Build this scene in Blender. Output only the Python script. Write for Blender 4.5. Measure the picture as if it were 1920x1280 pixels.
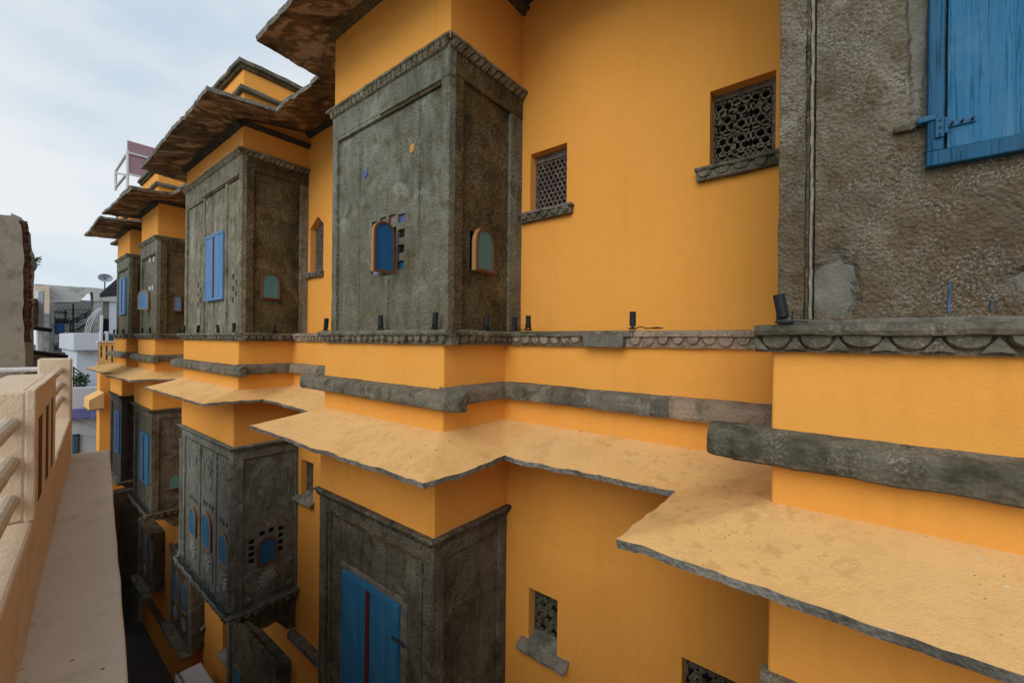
import bpy, bmesh, math, random
from mathutils import Vector, Matrix, noise

random.seed(7)
for o in list(bpy.data.objects):
    bpy.data.objects.remove(o)
SC = bpy.context.scene
COL = SC.collection
GROUND = -10.0

# ------------------------------------------------------------------ camera
YAW = math.radians(51.5); ROLL = math.radians(0.6); FOCAL_PX = 779.0
cd = bpy.data.cameras.new('camera'); cam = bpy.data.objects.new('camera', cd); COL.objects.link(cam)
cd.sensor_width = 36.0; cd.lens = FOCAL_PX / 1920 * 36.0
cd.clip_start = 0.05; cd.clip_end = 2000
fw = Vector((math.sin(YAW), math.cos(YAW), 0)); rt = Vector((math.cos(YAW), -math.sin(YAW), 0)); up = Vector((0, 0, 1))
r2 = rt * math.cos(ROLL) + up * math.sin(ROLL); u2 = -rt * math.sin(ROLL) + up * math.cos(ROLL)
cam.matrix_world = Matrix(((r2.x, u2.x, -fw.x, 0), (r2.y, u2.y, -fw.y, 0), (r2.z, u2.z, -fw.z, 0), (0, 0, 0, 1)))
SC.camera = cam
SC.render.resolution_x = 1024; SC.render.resolution_y = 682

# ------------------------------------------------------------------ sky, sun, exposure
SUN_ELEV = math.radians(34); SUN_AZ = math.radians(-108)      # azimuth from +Y towards +X
w = bpy.data.worlds.new('World'); SC.world = w; w.use_nodes = True
nt = w.node_tree; nt.nodes.clear()
out = nt.nodes.new('ShaderNodeOutputWorld'); bg = nt.nodes.new('ShaderNodeBackground')
sky = nt.nodes.new('ShaderNodeTexSky'); sky.sky_type = 'NISHITA'; sky.sun_disc = False
sky.sun_elevation = SUN_ELEV; sky.sun_rotation = SUN_AZ; sky.dust_density = 1.0; sky.air_density = 1.0
tc = nt.nodes.new('ShaderNodeTexCoord'); mp = nt.nodes.new('ShaderNodeMapping'); mp.inputs['Scale'].default_value = (1, 1, 2.2)
nz = nt.nodes.new('ShaderNodeTexNoise'); nz.inputs['Scale'].default_value = 1.7; nz.inputs['Detail'].default_value = 5; nz.inputs['Roughness'].default_value = .5
rp = nt.nodes.new('ShaderNodeValToRGB'); rp.color_ramp.elements[0].position = .38; rp.color_ramp.elements[1].position = .62
rp.color_ramp.elements[0].color = (0, 0, 0, 1); rp.color_ramp.elements[1].color = (1, 1, 1, 1)
cl = nt.nodes.new('ShaderNodeMixRGB'); cl.inputs[1].default_value = (4.0, 5.5, 7.0, 1); cl.inputs[2].default_value = (7.9, 8.15, 8.3, 1)
mx = nt.nodes.new('ShaderNodeMixRGB'); mx.inputs[0].default_value = .85
nt.links.new(tc.outputs['Generated'], mp.inputs[0]); nt.links.new(mp.outputs[0], nz.inputs['Vector'])
nt.links.new(nz.outputs['Fac'], rp.inputs[0]); nt.links.new(rp.outputs[0], cl.inputs[0]); nt.links.new(cl.outputs[0], mx.inputs[2])
nt.links.new(sky.outputs[0], mx.inputs[1]); nt.links.new(mx.outputs[0], bg.inputs[0]); nt.links.new(bg.outputs[0], out.inputs[0])
bg.inputs[1].default_value = 0.1
sl = bpy.data.lights.new('sun', 'SUN'); sl.energy = 1.5; sl.angle = math.radians(44); sl.color = (1.0, .95, .88)
so = bpy.data.objects.new('sun', sl); COL.objects.link(so)
sd = Vector((math.sin(SUN_AZ) * math.cos(SUN_ELEV), math.cos(SUN_AZ) * math.cos(SUN_ELEV), math.sin(SUN_ELEV)))
so.rotation_euler = sd.to_track_quat('Z', 'Y').to_euler()
SC.view_settings.view_transform = 'Standard'; SC.view_settings.look = 'None'
SC.view_settings.exposure = 0.22; SC.view_settings.gamma = 1.0; SC.view_settings.use_curve_mapping = False

# ------------------------------------------------------------------ materials
class NT:
    def __init__(s, name, rough=.9):
        s.m = bpy.data.materials.new(name); s.m.use_nodes = True; s.t = s.m.node_tree
        s.b = s.t.nodes['Principled BSDF']; s.b.inputs['Roughness'].default_value = rough
        s.b.inputs['Specular IOR Level'].default_value = .2
        s.pos = s.t.nodes.new('ShaderNodeNewGeometry').outputs['Position']
    def n(s, typ): return s.t.nodes.new(typ)
    def l(s, a, b): s.t.links.new(a, b)
    def mapped(s, scale=(1, 1, 1), rot=(0, 0, 0)):
        m = s.n('ShaderNodeMapping'); m.inputs['Scale'].default_value = scale; m.inputs['Rotation'].default_value = rot
        s.l(s.pos, m.inputs[0]); return m.outputs[0]
    def noise(s, scale, detail=4, rough=.55, vec=None, dist=0):
        n = s.n('ShaderNodeTexNoise'); n.inputs['Scale'].default_value = scale; n.inputs['Detail'].default_value = detail
        n.inputs['Roughness'].default_value = rough; n.inputs['Distortion'].default_value = dist
        s.l(vec or s.pos, n.inputs['Vector']); return n.outputs['Fac']
    def voro(s, scale, feat='F1', vec=None, out='Distance'):
        n = s.n('ShaderNodeTexVoronoi'); n.inputs['Scale'].default_value = scale; n.feature = feat
        s.l(vec or s.pos, n.inputs['Vector']); return n.outputs[out]
    def ramp(s, f, a, b, c0=0, c1=1):
        r = s.n('ShaderNodeMapRange'); r.clamp = True
        for i, v in zip((1, 2, 3, 4), (a, b, c0, c1)): r.inputs[i].default_value = v
        s.l(f, r.inputs[0]); return r.outputs[0]
    def mix(s, f, a, b):
        m = s.n('ShaderNodeMixRGB')
        for i, v in zip((0, 1, 2), (f, a, b)):
            if isinstance(v, (int, float)): m.inputs[i].default_value = v
            elif isinstance(v, tuple): m.inputs[i].default_value = (*v, 1)
            else: s.l(v, m.inputs[i])
        return m.outputs[0]
    def math(s, op, a, b=0.0):
        m = s.n('ShaderNodeMath'); m.operation = op
        for i, v in enumerate((a, b)):
            if isinstance(v, (int, float)): m.inputs[i].default_value = v
            else: s.l(v, m.inputs[i])
        return m.outputs[0]
    def color(s, c): s.l(c, s.b.inputs['Base Color'])
    def bump(s, h, strength=.5, dist=.01):
        b = s.n('ShaderNodeBump'); b.inputs['Strength'].default_value = strength; b.inputs['Distance'].default_value = dist
        s.l(h, b.inputs['Height']); s.l(b.outputs[0], s.b.inputs['Normal'])

def plaster(name, c1, c2, dirt=None, dirt_lo=.6, dots=False, bump=.25, grime=None):
    k = NT(name, .92)
    c = k.mix(k.ramp(k.noise(.9, 3), .3, .7), c1, c2)
    c = k.mix(k.ramp(k.noise(14, 5, .6), .35, .75, 0, .22), c, tuple(v * .8 for v in c1))
    st = k.noise(1, 4, .6, k.mapped((9, 9, .7)))
    c = k.mix(k.ramp(st, .54, .8, 0, .24), c, tuple(v * .72 for v in c2))
    if dirt:
        d = k.ramp(k.noise(2.3, 6, .65), dirt_lo, dirt_lo + .14)
        c = k.mix(k.math('MULTIPLY', d, .6), c, dirt)
    if grime:
        g = k.math('MULTIPLY', k.ramp(k.noise(5, 6, .7), .5, .72), k.ramp(k.noise(1.1, 2), .42, .6))
        c = k.mix(k.math('MULTIPLY', g, .7), c, grime)
    if dots:
        d1 = k.ramp(k.voro(9), .085, .055); gate = k.ramp(k.noise(2.4, 2), .46, .56)
        c = k.mix(k.math('MULTIPLY', d1, gate), c, (.06, .045, .03))
        d2 = k.ramp(k.voro(31), .13, .06); gate2 = k.ramp(k.noise(3.1, 2), .6, .66)
        c = k.mix(k.math('MULTIPLY', d2, gate2), c, (.10, .07, .04))
        blot_ = k.math('MULTIPLY', k.ramp(k.noise(13, 5, .6), .57, .60), k.ramp(k.noise(.8, 2), .50, .60))
        c = k.mix(k.math('MULTIPLY', blot_, .42), c, (.50, .29, .10))
        d3 = k.ramp(k.voro(6.3), .05, .04)
        c = k.mix(k.math('MULTIPLY', d3, .8), c, (.62, .60, .56))
    k.color(c)
    h = k.math('ADD', k.noise(70, 4, .6), k.math('MULTIPLY', k.noise(9, 4, .6), 1.6))
    h = k.math('ADD', h, k.math('MULTIPLY', k.noise(2.2, 2), 3))
    k.bump(h, bump, .012); return k.m

def stone(name, c1, c2, c3, speck=(.42, .40, .33), sp=.66, bump=.6, streak=None, scale=1.0, low=None, patches=()):
    k = NT(name, .88)
    c = k.mix(k.ramp(k.noise(1.7 * scale, 5, .6), .36, .64), c1, c2)
    c = k.mix(k.ramp(k.noise(7 * scale, 6, .65, dist=.4), .46, .68), c, c3)
    if streak:
        st = k.noise(1, 5, .65, k.mapped((5, 5, .6)), .5)
        c = k.mix(k.math('MULTIPLY', k.ramp(st, .55, .68), .75), c, streak)
    ds = k.noise(1, 6, .7, k.mapped((3.6, 3.6, .75)), .8)
    c = k.mix(k.math('MULTIPLY', k.ramp(ds, .50, .66), .6), c, tuple(v * .5 for v in c3))
    ep = k.math('MULTIPLY', k.ramp(k.noise(3.3, 6, .7, None, .6), .575, .64), .6)
    c = k.mix(ep, c, tuple(min(1, v * 1.35 + .02) for v in c2))
    if low:                                                   # soil-stained foot of the wall, ragged upper margin
        sx = k.n('ShaderNodeSeparateXYZ'); k.l(k.pos, sx.inputs[0])
        zz = k.math('ADD', sx.outputs['Z'], k.math('MULTIPLY', k.math('SUBTRACT', k.noise(1.6, 5, .6), .5), 2.2))
        c = k.mix(k.math('MULTIPLY', k.ramp(zz, low[2], low[1]), .8), c, k.mix(k.ramp(k.noise(9 * scale, 5, .6), .4, .65), low[0], tuple(v * .6 for v in low[0])))
    gate = k.ramp(k.noise(2.6 * scale, 3, .6), .42, .62)
    s1 = k.math('MULTIPLY', k.ramp(k.noise(85 * scale, 4, .75), sp - .10, sp + .02), gate)
    c = k.mix(k.math('MULTIPLY', s1, .75), c, speck)
    pm = None                                                 # trowelled cement repairs with feathered edges
    for (py, pz, ry, rz) in patches:
        sp_ = k.n('ShaderNodeSeparateXYZ'); k.l(k.pos, sp_.inputs[0])
        a_ = k.math('POWER', k.math('ABSOLUTE', k.math('DIVIDE', k.math('SUBTRACT', sp_.outputs['Y'], py), ry)), 2.0)
        b_ = k.math('POWER', k.math('ABSOLUTE', k.math('DIVIDE', k.math('SUBTRACT', sp_.outputs['Z'], pz), rz)), 2.0)
        d_ = k.math('ADD', k.math('ADD', a_, b_), k.math('MULTIPLY', k.math('SUBTRACT', k.noise(11, 5, .6), .5), 1.6))
        m_ = k.ramp(d_, 1.0, .55); pm = m_ if pm is None else k.math('MAXIMUM', pm, m_)
    if pm is not None: c = k.mix(k.math('MULTIPLY', pm, .85), c, k.mix(k.ramp(k.noise(7, 5, .6), .35, .65), (.185, .185, .165), (.115, .112, .09)))
    k.color(c)
    h = k.math('ADD', k.math('MULTIPLY', k.noise(30 * scale, 8, .65), 2.0), k.math('MULTIPLY', k.voro(38 * scale), 1.0))
    h = k.math('ADD', h, k.math('MULTIPLY', k.noise(5 * scale, 4), 2.5))
    if pm is not None: h = k.math('MULTIPLY', h, k.math('SUBTRACT', 1.0, k.math('MULTIPLY', pm, .8)))
    k.bump(h, bump, .016); return k.m

def plain(name, c, rough=.6, metal=0, var=.15, sc=25):
    k = NT(name, rough); k.b.inputs['Metallic'].default_value = metal
    k.color(k.mix(k.ramp(k.noise(sc, 5, .6), .3, .7), c, tuple(v * (1 - 2 * var) for v in c)))
    k.bump(k.noise(sc * 3, 4), .15, .004); return k.m

def wood(name, c1, c2, crack, rough=.6, fade=None):
    k = NT(name, rough)
    g = k.noise(1, 6, .7, k.mapped((38, 38, 1.1)), .6)
    c = k.mix(k.ramp(g, .3, .7), c1, c2)
    if fade: c = k.mix(k.math('MULTIPLY', k.ramp(k.noise(4, 6, .7, k.mapped((1.6, 1.6, .6))), .5, .72), .55), c, fade)
    g2 = k.noise(1, 5, .75, k.mapped((75, 75, 2.2)), .8)
    cr = k.ramp(g2, .57, .66)
    c = k.mix(k.math('MULTIPLY', cr, .55), c, crack)
    k.color(c); k.bump(k.math('SUBTRACT', g, k.math('MULTIPLY', cr, 1.2)), .5, .006); return k.m

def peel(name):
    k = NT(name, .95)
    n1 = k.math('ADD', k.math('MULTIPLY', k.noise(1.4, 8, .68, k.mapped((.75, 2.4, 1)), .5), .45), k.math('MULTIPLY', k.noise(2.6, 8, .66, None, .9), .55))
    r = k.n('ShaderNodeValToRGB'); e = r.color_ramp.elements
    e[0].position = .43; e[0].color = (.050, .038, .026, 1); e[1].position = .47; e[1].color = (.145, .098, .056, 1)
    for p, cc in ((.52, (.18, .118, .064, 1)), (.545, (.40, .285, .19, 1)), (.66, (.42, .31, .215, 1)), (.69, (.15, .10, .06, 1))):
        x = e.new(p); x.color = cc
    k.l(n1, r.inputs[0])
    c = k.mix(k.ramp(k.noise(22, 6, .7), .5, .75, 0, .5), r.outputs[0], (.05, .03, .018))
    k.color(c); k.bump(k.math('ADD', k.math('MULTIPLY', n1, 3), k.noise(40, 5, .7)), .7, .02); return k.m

M = {}
OC1, OC2 = (.81, .372, .074), (.775, .338, .058)
M['ochre'] = plaster('ochre_plaster', OC1, OC2)
M['eave_top'] = plaster('faded_eave_plaster', (.79, .49, .205), (.77, .45, .165), dirt=(.62, .34, .095), dirt_lo=.55, dots=True, bump=.4, grime=(.46, .29, .12))
M['cement'] = stone('cement_edge', (.20, .195, .165), (.27, .26, .22), (.11, .105, .085), sp=.7, bump=.7)
M['stone'] = stone('grey_washed_stone', (.138, .142, .110), (.19, .196, .158), (.092, .080, .044), bump=.6, sp=.63, streak=(.255, .275, .265), low=((.135, .112, .062), .0, 1.5))
M['stone_b'] = stone('tan_grey_stone', (.178, .164, .112), (.24, .226, .168), (.11, .087, .044), bump=.6, sp=.63, streak=(.34, .34, .30))
M['stone_dark'] = stone('lichen_and_shade_brown_stone', (.070, .052, .022), (.112, .076, .030), (.036, .028, .013), speck=(.34, .29, .18), sp=.60, bump=.8)  # browner for lichened bay sides, with part of their shade in the colour
M['stone_low'] = stone('dark_lower_stone', (.078, .070, .046), (.115, .104, .074), (.040, .034, .020), speck=(.33, .30, .22), sp=.61, streak=(.16, .16, .14))  # darker stone, used mainly on the lower bays
M['stone_ornate'] = stone('carved_grey_stone', (.135, .144, .122), (.18, .19, .165), (.09, .09, .066), sp=.70, bump=.3, streak=(.20, .215, .20))
M['stone_pale'] = stone('pale_carved_relief', (.21, .225, .21), (.26, .275, .255), (.15, .155, .14), sp=.72, bump=.3)
M['stone_black'] = stone('shade_black_stone', (.045, .042, .036), (.065, .06, .05), (.03, .028, .022), sp=.72)  # near-black; shade of the eave line and lane depth is in the colour
M['rough_stone'] = stone('rough_pitted_stone', (.190, .160, .105), (.235, .212, .155), (.130, .090, .045), speck=(.44, .425, .37), sp=.60, bump=1.0, scale=1.5, low=((.165, .110, .058), .0, 1.1), patches=((.03, .27, .11, .17), (-.68, .24, .22, .08), (-.235, 1.6, .035, .85)))
M['ledge'] = stone('weathered_ledge_stone', (.125, .118, .085), (.19, .175, .13), (.058, .053, .033), speck=(.42, .36, .27), sp=.61)
M['ledge_pink'] = stone('bare_pinkish_stone', (.33, .255, .185), (.27, .21, .15), (.15, .125, .085), speck=(.55, .44, .33), sp=.58)
M['mortar'] = stone('smooth_cement_patch', (.150, .138, .110), (.195, .182, .150), (.105, .094, .070), sp=.74, bump=.35, scale=1.6)
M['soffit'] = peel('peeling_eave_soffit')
M['blue'] = wood('blue_painted_wood', (.013, .108, .225), (.025, .165, .315), (.004, .022, .045), fade=(.085, .205, .30))
M['blue_pale'] = wood('pale_blue_painted_wood', (.075, .185, .36), (.115, .245, .43), (.03, .07, .14), fade=(.19, .31, .45))
M['blue_frame'] = wood('worn_dark_blue_frame_wood', (.008, .065, .135), (.015, .11, .22), (.004, .016, .03), fade=(.02, .05, .07))
M['blue_deep'] = wood('deep_blue_wood', (.012, .075, .19), (.02, .12, .27), (.004, .02, .05), fade=(.03, .14, .26))
M['teal'] = wood('teal_painted_wood', (.06, .16, .165), (.09, .215, .215), (.02, .05, .05))
M['redwood'] = wood('red_brown_wood', (.13, .045, .024), (.17, .062, .032), (.06, .018, .01))
M['goldwood'] = wood('ochre_edge_wood', (.38, .215, .075), (.30, .16, .05), (.10, .05, .02))
M['maroon'] = wood('dark_red_wood', (.075, .012, .014), (.10, .02, .02), (.02, .005, .005))
M['lattice'] = stone('lattice_stone', (.14, .128, .088), (.20, .18, .13), (.06, .052, .03), sp=.62, scale=2)
M['lattice_m'] = stone('mauve_lattice_stone', (.20, .165, .15), (.25, .205, .18), (.11, .085, .07), sp=.68, scale=2)
M['void'] = plain('dark_interior', (.012, .011, .010), .9)
M['pane_blue'] = plain('blue_glass_pane', (.06, .13, .17), .2)
M['pane_violet'] = plain('violet_glass_pane', (.075, .06, .085), .2)
M['tile_blue'] = plain('blue_tile', (.08, .13, .30), .4)
M['tile_pink'] = plain('pink_tile', (.30, .17, .15), .5)
M['tile_lilac'] = plain('lilac_tile', (.22, .22, .36), .5)
M['tile_red'] = plain('red_tile', (.25, .04, .03), .5)
M['orange_paint'] = plain('orange_paint_patch', (.50, .27, .09), .8)
M['black'] = plain('black_metal', (.016, .019, .024), .45)
M['cable'] = plain('black_cable', (.012, .012, .012), .5)
M['lime'] = plain('lime_mortar', (.29, .26, .195), .9, var=.25, sc=40)
M['blue_smear'] = plain('faded_blue_paint', (.085, .17, .28), .8, var=.3, sc=40)
M['iron_blue'] = plain('blue_painted_iron', (.025, .125, .25), .55, var=.2, sc=60)
M['cream'] = plaster('cream_plaster', (.70, .555, .405), (.66, .51, .36), bump=.45, dots=False, grime=(.36, .27, .18))
M['cream_ledge'] = plaster('dusty_cream_ledge', (.62, .54, .435), (.55, .47, .37), dots=True, bump=.3, grime=(.34, .27, .19))
M['groove'] = plain('red_brown_groove', (.13, .055, .028), .9)
M['pipe'] = plain('cream_pipe', (.60, .52, .41), .5)
M['white_pipe'] = plain('white_pipe', (.70, .70, .70), .4)
M['whitewash'] = plaster('white_limewash', (.56, .60, .67), (.50, .54, .61), bump=.2)
M['violet'] = plaster('violet_band_paint', (.16, .17, .42), (.14, .15, .38), bump=.2)
M['ruin'] = plaster('stained_ruin_plaster', (.36, .32, .25), (.29, .26, .205), dirt=(.12, .11, .09), dirt_lo=.52, bump=.8)
M['ruin_dark'] = plaster('damp_black_plaster', (.40, .395, .37), (.24, .24, .23), dirt=(.05, .05, .05), dirt_lo=.5, bump=.7)
M['ruin_pale'] = plaster('mould_streaked_limewash', (.52, .51, .47), (.44, .43, .40), dirt=(.06, .06, .055), dirt_lo=.52, bump=.7)
M['brick'] = plain('old_brick', (.15, .075, .05), .9, var=.3, sc=9)
M['shade'] = plain('grey_block_wall', (.22, .225, .22), .9)
M['iron'] = plain('dark_iron', (.03, .03, .033), .6)
M['ply'] = wood('tan_plywood', (.42, .26, .14), (.36, .21, .11), (.2, .1, .05))
M['barrel'] = plain('blue_plastic', (.03, .10, .28), .4)
M['tin'] = plain('dark_corrugated_tin', (.06, .06, .062), .6)
M['dish'] = plain('dish_grey', (.42, .45, .52), .4)
M['mauve'] = plain('mauve_panel', (.34, .205, .225), .7, var=.05)
M['white_metal'] = plain('white_painted_steel', (.70, .70, .68), .5)
M['yellow_cream'] = plaster('pale_yellow_plaster', (.72, .52, .22), (.68, .48, .20), bump=.2)
M['leaf'] = plain('leaf_green', (.05, .10, .03), .7)
M['earth'] = plain('street_paving', (.08, .075, .07), .9)
M['acwhite'] = plain('dirty_white_enamel', (.50, .54, .58), .5)

# ------------------------------------------------------------------ helpers
def link(name, bm, mat, parent=None, smooth=False):
    me = bpy.data.meshes.new(name); bm.normal_update(); bm.to_mesh(me); bm.free()
    for m in (mat if isinstance(mat, (list, tuple)) else [mat]): me.materials.append(M[m])
    if smooth: me.polygons.foreach_set('use_smooth', [True] * len(me.polygons))
    o = bpy.data.objects.new(name, me); COL.objects.link(o)
    if parent: setpar(o, parent)
    return o
ORIGIN = {}
def setpar(o, p):
    o.parent = p
    if p.name in ORIGIN: o.matrix_parent_inverse = ORIGIN[p.name].inverted()
def thing(name, label, cat, loc=(0, 0, 0), rotz=0, group=None, keep_world=True):
    o = bpy.data.objects.new(name, None); COL.objects.link(o); o.location = loc; o.rotation_euler = (0, 0, rotz)
    o.empty_display_size = .1
    o['label'] = label; o['category'] = cat
    if group: o['group'] = group
    if keep_world: ORIGIN[o.name] = Matrix.Translation(Vector(loc)) @ Matrix.Rotation(rotz, 4, 'Z')
    return o
def tag(o, label, cat, group=None):
    o['label'] = label; o['category'] = cat
    if group: o['group'] = group
    return o
def nvec(p, f, seed=0):
    q = Vector(p) * f + Vector((seed * 7.3, seed * 3.1, seed * 5.7)); return noise.noise_vector(q)
def lines(a, b, cell, r):
    L = b - a
    if L < 4 * r: r = L / 4
    n = max(1, min(60, int(round((L - 2 * r) / cell))))
    return [a] + [a + r + (L - 2 * r) * i / n for i in range(n + 1)] + [b]
def rbox_bm(bm, x0, x1, y0, y1, z0, z1, cell=.15, amp=.003, r=.008, freq=5, seed=0):
    ax = [lines(x0, x1, cell, r), lines(y0, y1, cell, r), lines(z0, z1, cell, r)]
    N = [len(a) - 1 for a in ax]; V = {}
    def vert(i, j, k):
        key = (i, j, k)
        if key not in V:
            idx = key; p = [ax[d][idx[d]] for d in range(3)]
            b = [idx[d] in (0, N[d]) for d in range(3)]
            if sum(b) >= 2:
                for d in range(3):
                    if b[d]: p[d] = p[d] + (1 if idx[d] == 0 else -1) * (ax[d][1] - ax[d][0]) * .32
            p = Vector(p)
            if amp: p += nvec(p, freq, seed) * amp + nvec(p, freq * 4.3, seed + 3) * amp * .5
            V[key] = bm.verts.new(p)
        return V[key]
    for d in range(3):
        e, f = [q for q in range(3) if q != d]
        for side in (0, N[d]):
            for a in range(N[e]):
                for c in range(N[f]):
                    q = []
                    for (da, dc) in ((0, 0), (1, 0), (1, 1), (0, 1)):
                        key = [0, 0, 0]; key[d] = side; key[e] = a + da; key[f] = c + dc; q.append(vert(*key))
                    if (side == 0) ^ (d == 1): q.reverse()
                    bm.faces.new(q)
def rbox(name, mat, parent, x0, x1, y0, y1, z0, z1, **k):
    bm = bmesh.new(); rbox_bm(bm, min(x0, x1), max(x0, x1), min(y0, y1), max(y0, y1), min(z0, z1), max(z0, z1), **k)
    return link(name, bm, mat, parent)
def box_bm(bm, x0, x1, y0, y1, z0, z1): rbox_bm(bm, x0, x1, y0, y1, z0, z1, cell=99, amp=0, r=.003)
def holed(bm, axis, c, u0, u1, z0, z1, holes, depth=.1, cell=.4, amp=.0):
    holes = [tuple(round(v, 4) for v in h[:4]) for h in holes]; u0, u1, z0, z1 = (round(v, 4) for v in (u0, u1, z0, z1))
    us = sorted(set([u0, u1] + [h[0] for h in holes] + [h[1] for h in holes]))
    zs = sorted(set([z0, z1] + [h[2] for h in holes] + [h[3] for h in holes]))
    def refine(a):
        r = [a[0]]
        for p, q in zip(a, a[1:]):
            n = max(1, int((q - p) / cell)); r += [p + (q - p) * (i + 1) / n for i in range(n)]
        return r
    us, zs = refine(us), refine(zs); V = {}
    def P(u, z, d=0):
        key = (round(u, 5), round(z, 5), d)
        if key not in V:
            p = Vector((c + d, u, z)) if axis == 'X' else Vector((u, c + d, z))
            if amp:
                off = nvec(p, 1.3).x * amp + nvec(p, 6).x * amp * .3
                if axis == 'X': p.x += off
                else: p.y += off
            V[key] = bm.verts.new(p)
        return V[key]
    inside = lambda u, z: any(h[0] < u < h[1] and h[2] < z < h[3] for h in holes)
    for a, b in zip(us, us[1:]):
        for s, t in zip(zs, zs[1:]):
            if not inside((a + b) / 2, (s + t) / 2): bm.faces.new((P(a, s), P(a, t), P(b, t), P(b, s)))
    for h in holes:
        a, b, s, t = h[:4]
        for (p, q, r_, v) in ((a, s, a, t), (a, t, b, t), (b, t, b, s), (b, s, a, s)):
            n = [P(p, q), P(r_, v), P(r_, v, depth), P(p, q, depth)]
            try: bm.faces.new(n)
            except ValueError: pass
def prism(bm, pts, axis, a, b):
    """extrude a 2-D outline along an axis; pts are (u,z) with u=Y for axis X and u=X for axis Y"""
    mk = lambda u, z, d: bm.verts.new((d, u, z) if axis == 'X' else (u, d, z) if axis == 'Y' else (u, z, d))
    A = [mk(u, z, a) for u, z in pts]; B = [mk(u, z, b) for u, z in pts]
    bm.faces.new(A); bm.faces.new(B[::-1])
    for i in range(len(pts)):
        j = (i + 1) % len(pts); bm.faces.new((A[i], B[i], B[j], A[j]))
def tube_bm(bm, pts, r, seg=8):
    prev = None; pts = [Vector(p) for p in pts]
    for i, p in enumerate(pts):
        d = (pts[min(i + 1, len(pts) - 1)] - pts[max(i - 1, 0)]).normalized()
        a = d.orthogonal().normalized() if prev is None else (prevA - d * prevA.dot(d)).normalized()
        b = d.cross(a); rr = r[i] if isinstance(r, (list, tuple)) else r
        ring = [bm.verts.new(p + (a * math.cos(t) + b * math.sin(t)) * rr) for t in (2 * math.pi * k / seg for k in range(seg))]
        if prev: [bm.faces.new((prev[k], prev[(k + 1) % seg], ring[(k + 1) % seg], ring[k])) for k in range(seg)]
        else: bm.faces.new(ring[::-1])
        prev, prevA = ring, a
    bm.faces.new(prev)
def offset_path(path, o):
    """outward offset of a rectilinear footprint walked towards +Y (outward is -X on fronts)"""
    res = []
    for i, p in enumerate(path):
        ns = []
        for a, b in ((i - 1, i), (i, i + 1)):
            if a >= 0 and b < len(path):
                d = Vector(path[b]) - Vector(path[a])
                if d.length > 1e-6: d.normalize(); ns.append(Vector((-d.y, d.x)))
        n = ns[0] if len(ns) == 1 or (ns[0] - ns[1]).length < .01 else ns[0] + ns[1]
        res.append((p[0] + n.x * o, p[1] + n.y * o))
    return res
def run_pieces(name, mats, parent, path, prof, lo=.5, hi=.9, amp=.006, jit=.006, step=.06, gap=.004, freq=6, ends=0.0):
    """pieces of a moulding along a footprint; prof = closed list of (outward offset, z)"""
    outs = [offset_path(path, o) for o, z in prof]; made = []
    for i in range(len(path) - 1):
        L = (Vector(path[i + 1]) - Vector(path[i])).length
        if L < .02: continue
        n = max(1, int(round(L / random.uniform(lo, hi)))); cuts = [0] + [(k + random.uniform(-.15, .15)) / n for k in range(1, n)] + [1]
        for c0, c1 in zip(cuts, cuts[1:]):
            bm = bmesh.new(); m = max(2, int((c1 - c0) * L / step)); rings = []
            dz = random.uniform(-jit, jit); do = random.uniform(-jit, jit)
            g = gap / L
            for s in range(m + 1):
                t = c0 + g + (c1 - c0 - 2 * g) * s / m; ring = []
                for (o, z), op in zip(prof, outs):
                    a, b = Vector(op[i]), Vector(op[i + 1]); q = a.lerp(b, t)
                    p = Vector((q.x, q.y, z + dz))
                    if o > 0: p += nvec(p, freq) * amp + nvec(p, freq * 4) * amp * .5
                    ring.append(bm.verts.new(p))
                rings.append(ring)
            K = len(prof)
            for r0, r1 in zip(rings, rings[1:]):
                for k in range(K): bm.faces.new((r0[k], r0[(k + 1) % K], r1[(k + 1) % K], r1[k]))
            bm.faces.new(rings[0][::-1]); bm.faces.new(rings[-1])
            bmesh.ops.recalc_face_normals(bm, faces=bm.faces)
            made.append(link(name, bm, random.choice(mats), parent))
    return made
def eave_piece(name, parent, I0, I1, O0, O1, th, mats, dz=0, ends=True, nu=24, nv=7, amp=.012, seed=0, sag=0.0):
    """one slab between two inner and two outer points; mats = (top, edge, soffit)"""
    bm = bmesh.new(); I0, I1, O0, O1 = map(Vector, (I0, I1, O0, O1)); T = []; B = []
    for a in range(nu + 1):
        u = a / nu; rt_, rb = [], []
        for b in range(nv + 1):
            v = b / nv; p = I0.lerp(I1, u).lerp(O0.lerp(O1, u), v) + Vector((0, 0, dz - sag * math.sin(math.pi * v)))
            e = nvec(p, 7, seed) * amp * v + nvec(p, 25, seed) * amp * .55 * v + nvec(p, 1.6, seed) * amp * 1.6 * v
            if v < 1: e = Vector((0, 0, e.z * .6))
            rt_.append(bm.verts.new(p + e)); q = p + e * 1.0 - Vector((0, 0, th))
            if b == nv: q += (I0.lerp(I1, u) - p).normalized() * .012 + nvec(p, 18, 5) * .008
            rb.append(bm.verts.new(q))
        T.append(rt_); B.append(rb)
    def f(vs, mi):
        try: bm.faces.new(vs).material_index = mi
        except ValueError: pass
    for a in range(nu):
        for b in range(nv):
            f((T[a][b], T[a + 1][b], T[a + 1][b + 1], T[a][b + 1]), 0); f((B[a][b], B[a][b + 1], B[a + 1][b + 1], B[a + 1][b]), 2)
        f((T[a][nv], T[a + 1][nv], B[a + 1][nv], B[a][nv]), 1); f((T[a][0], B[a][0], B[a + 1][0], T[a + 1][0]), 1)
    for a in (0, nu) if ends else ():
        for b in range(nv): f((T[a][b], T[a][b + 1], B[a][b + 1], B[a][b]), 1)
    bmesh.ops.recalc_face_normals(bm, faces=bm.faces)
    return link(name, bm, mats, parent)
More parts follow.
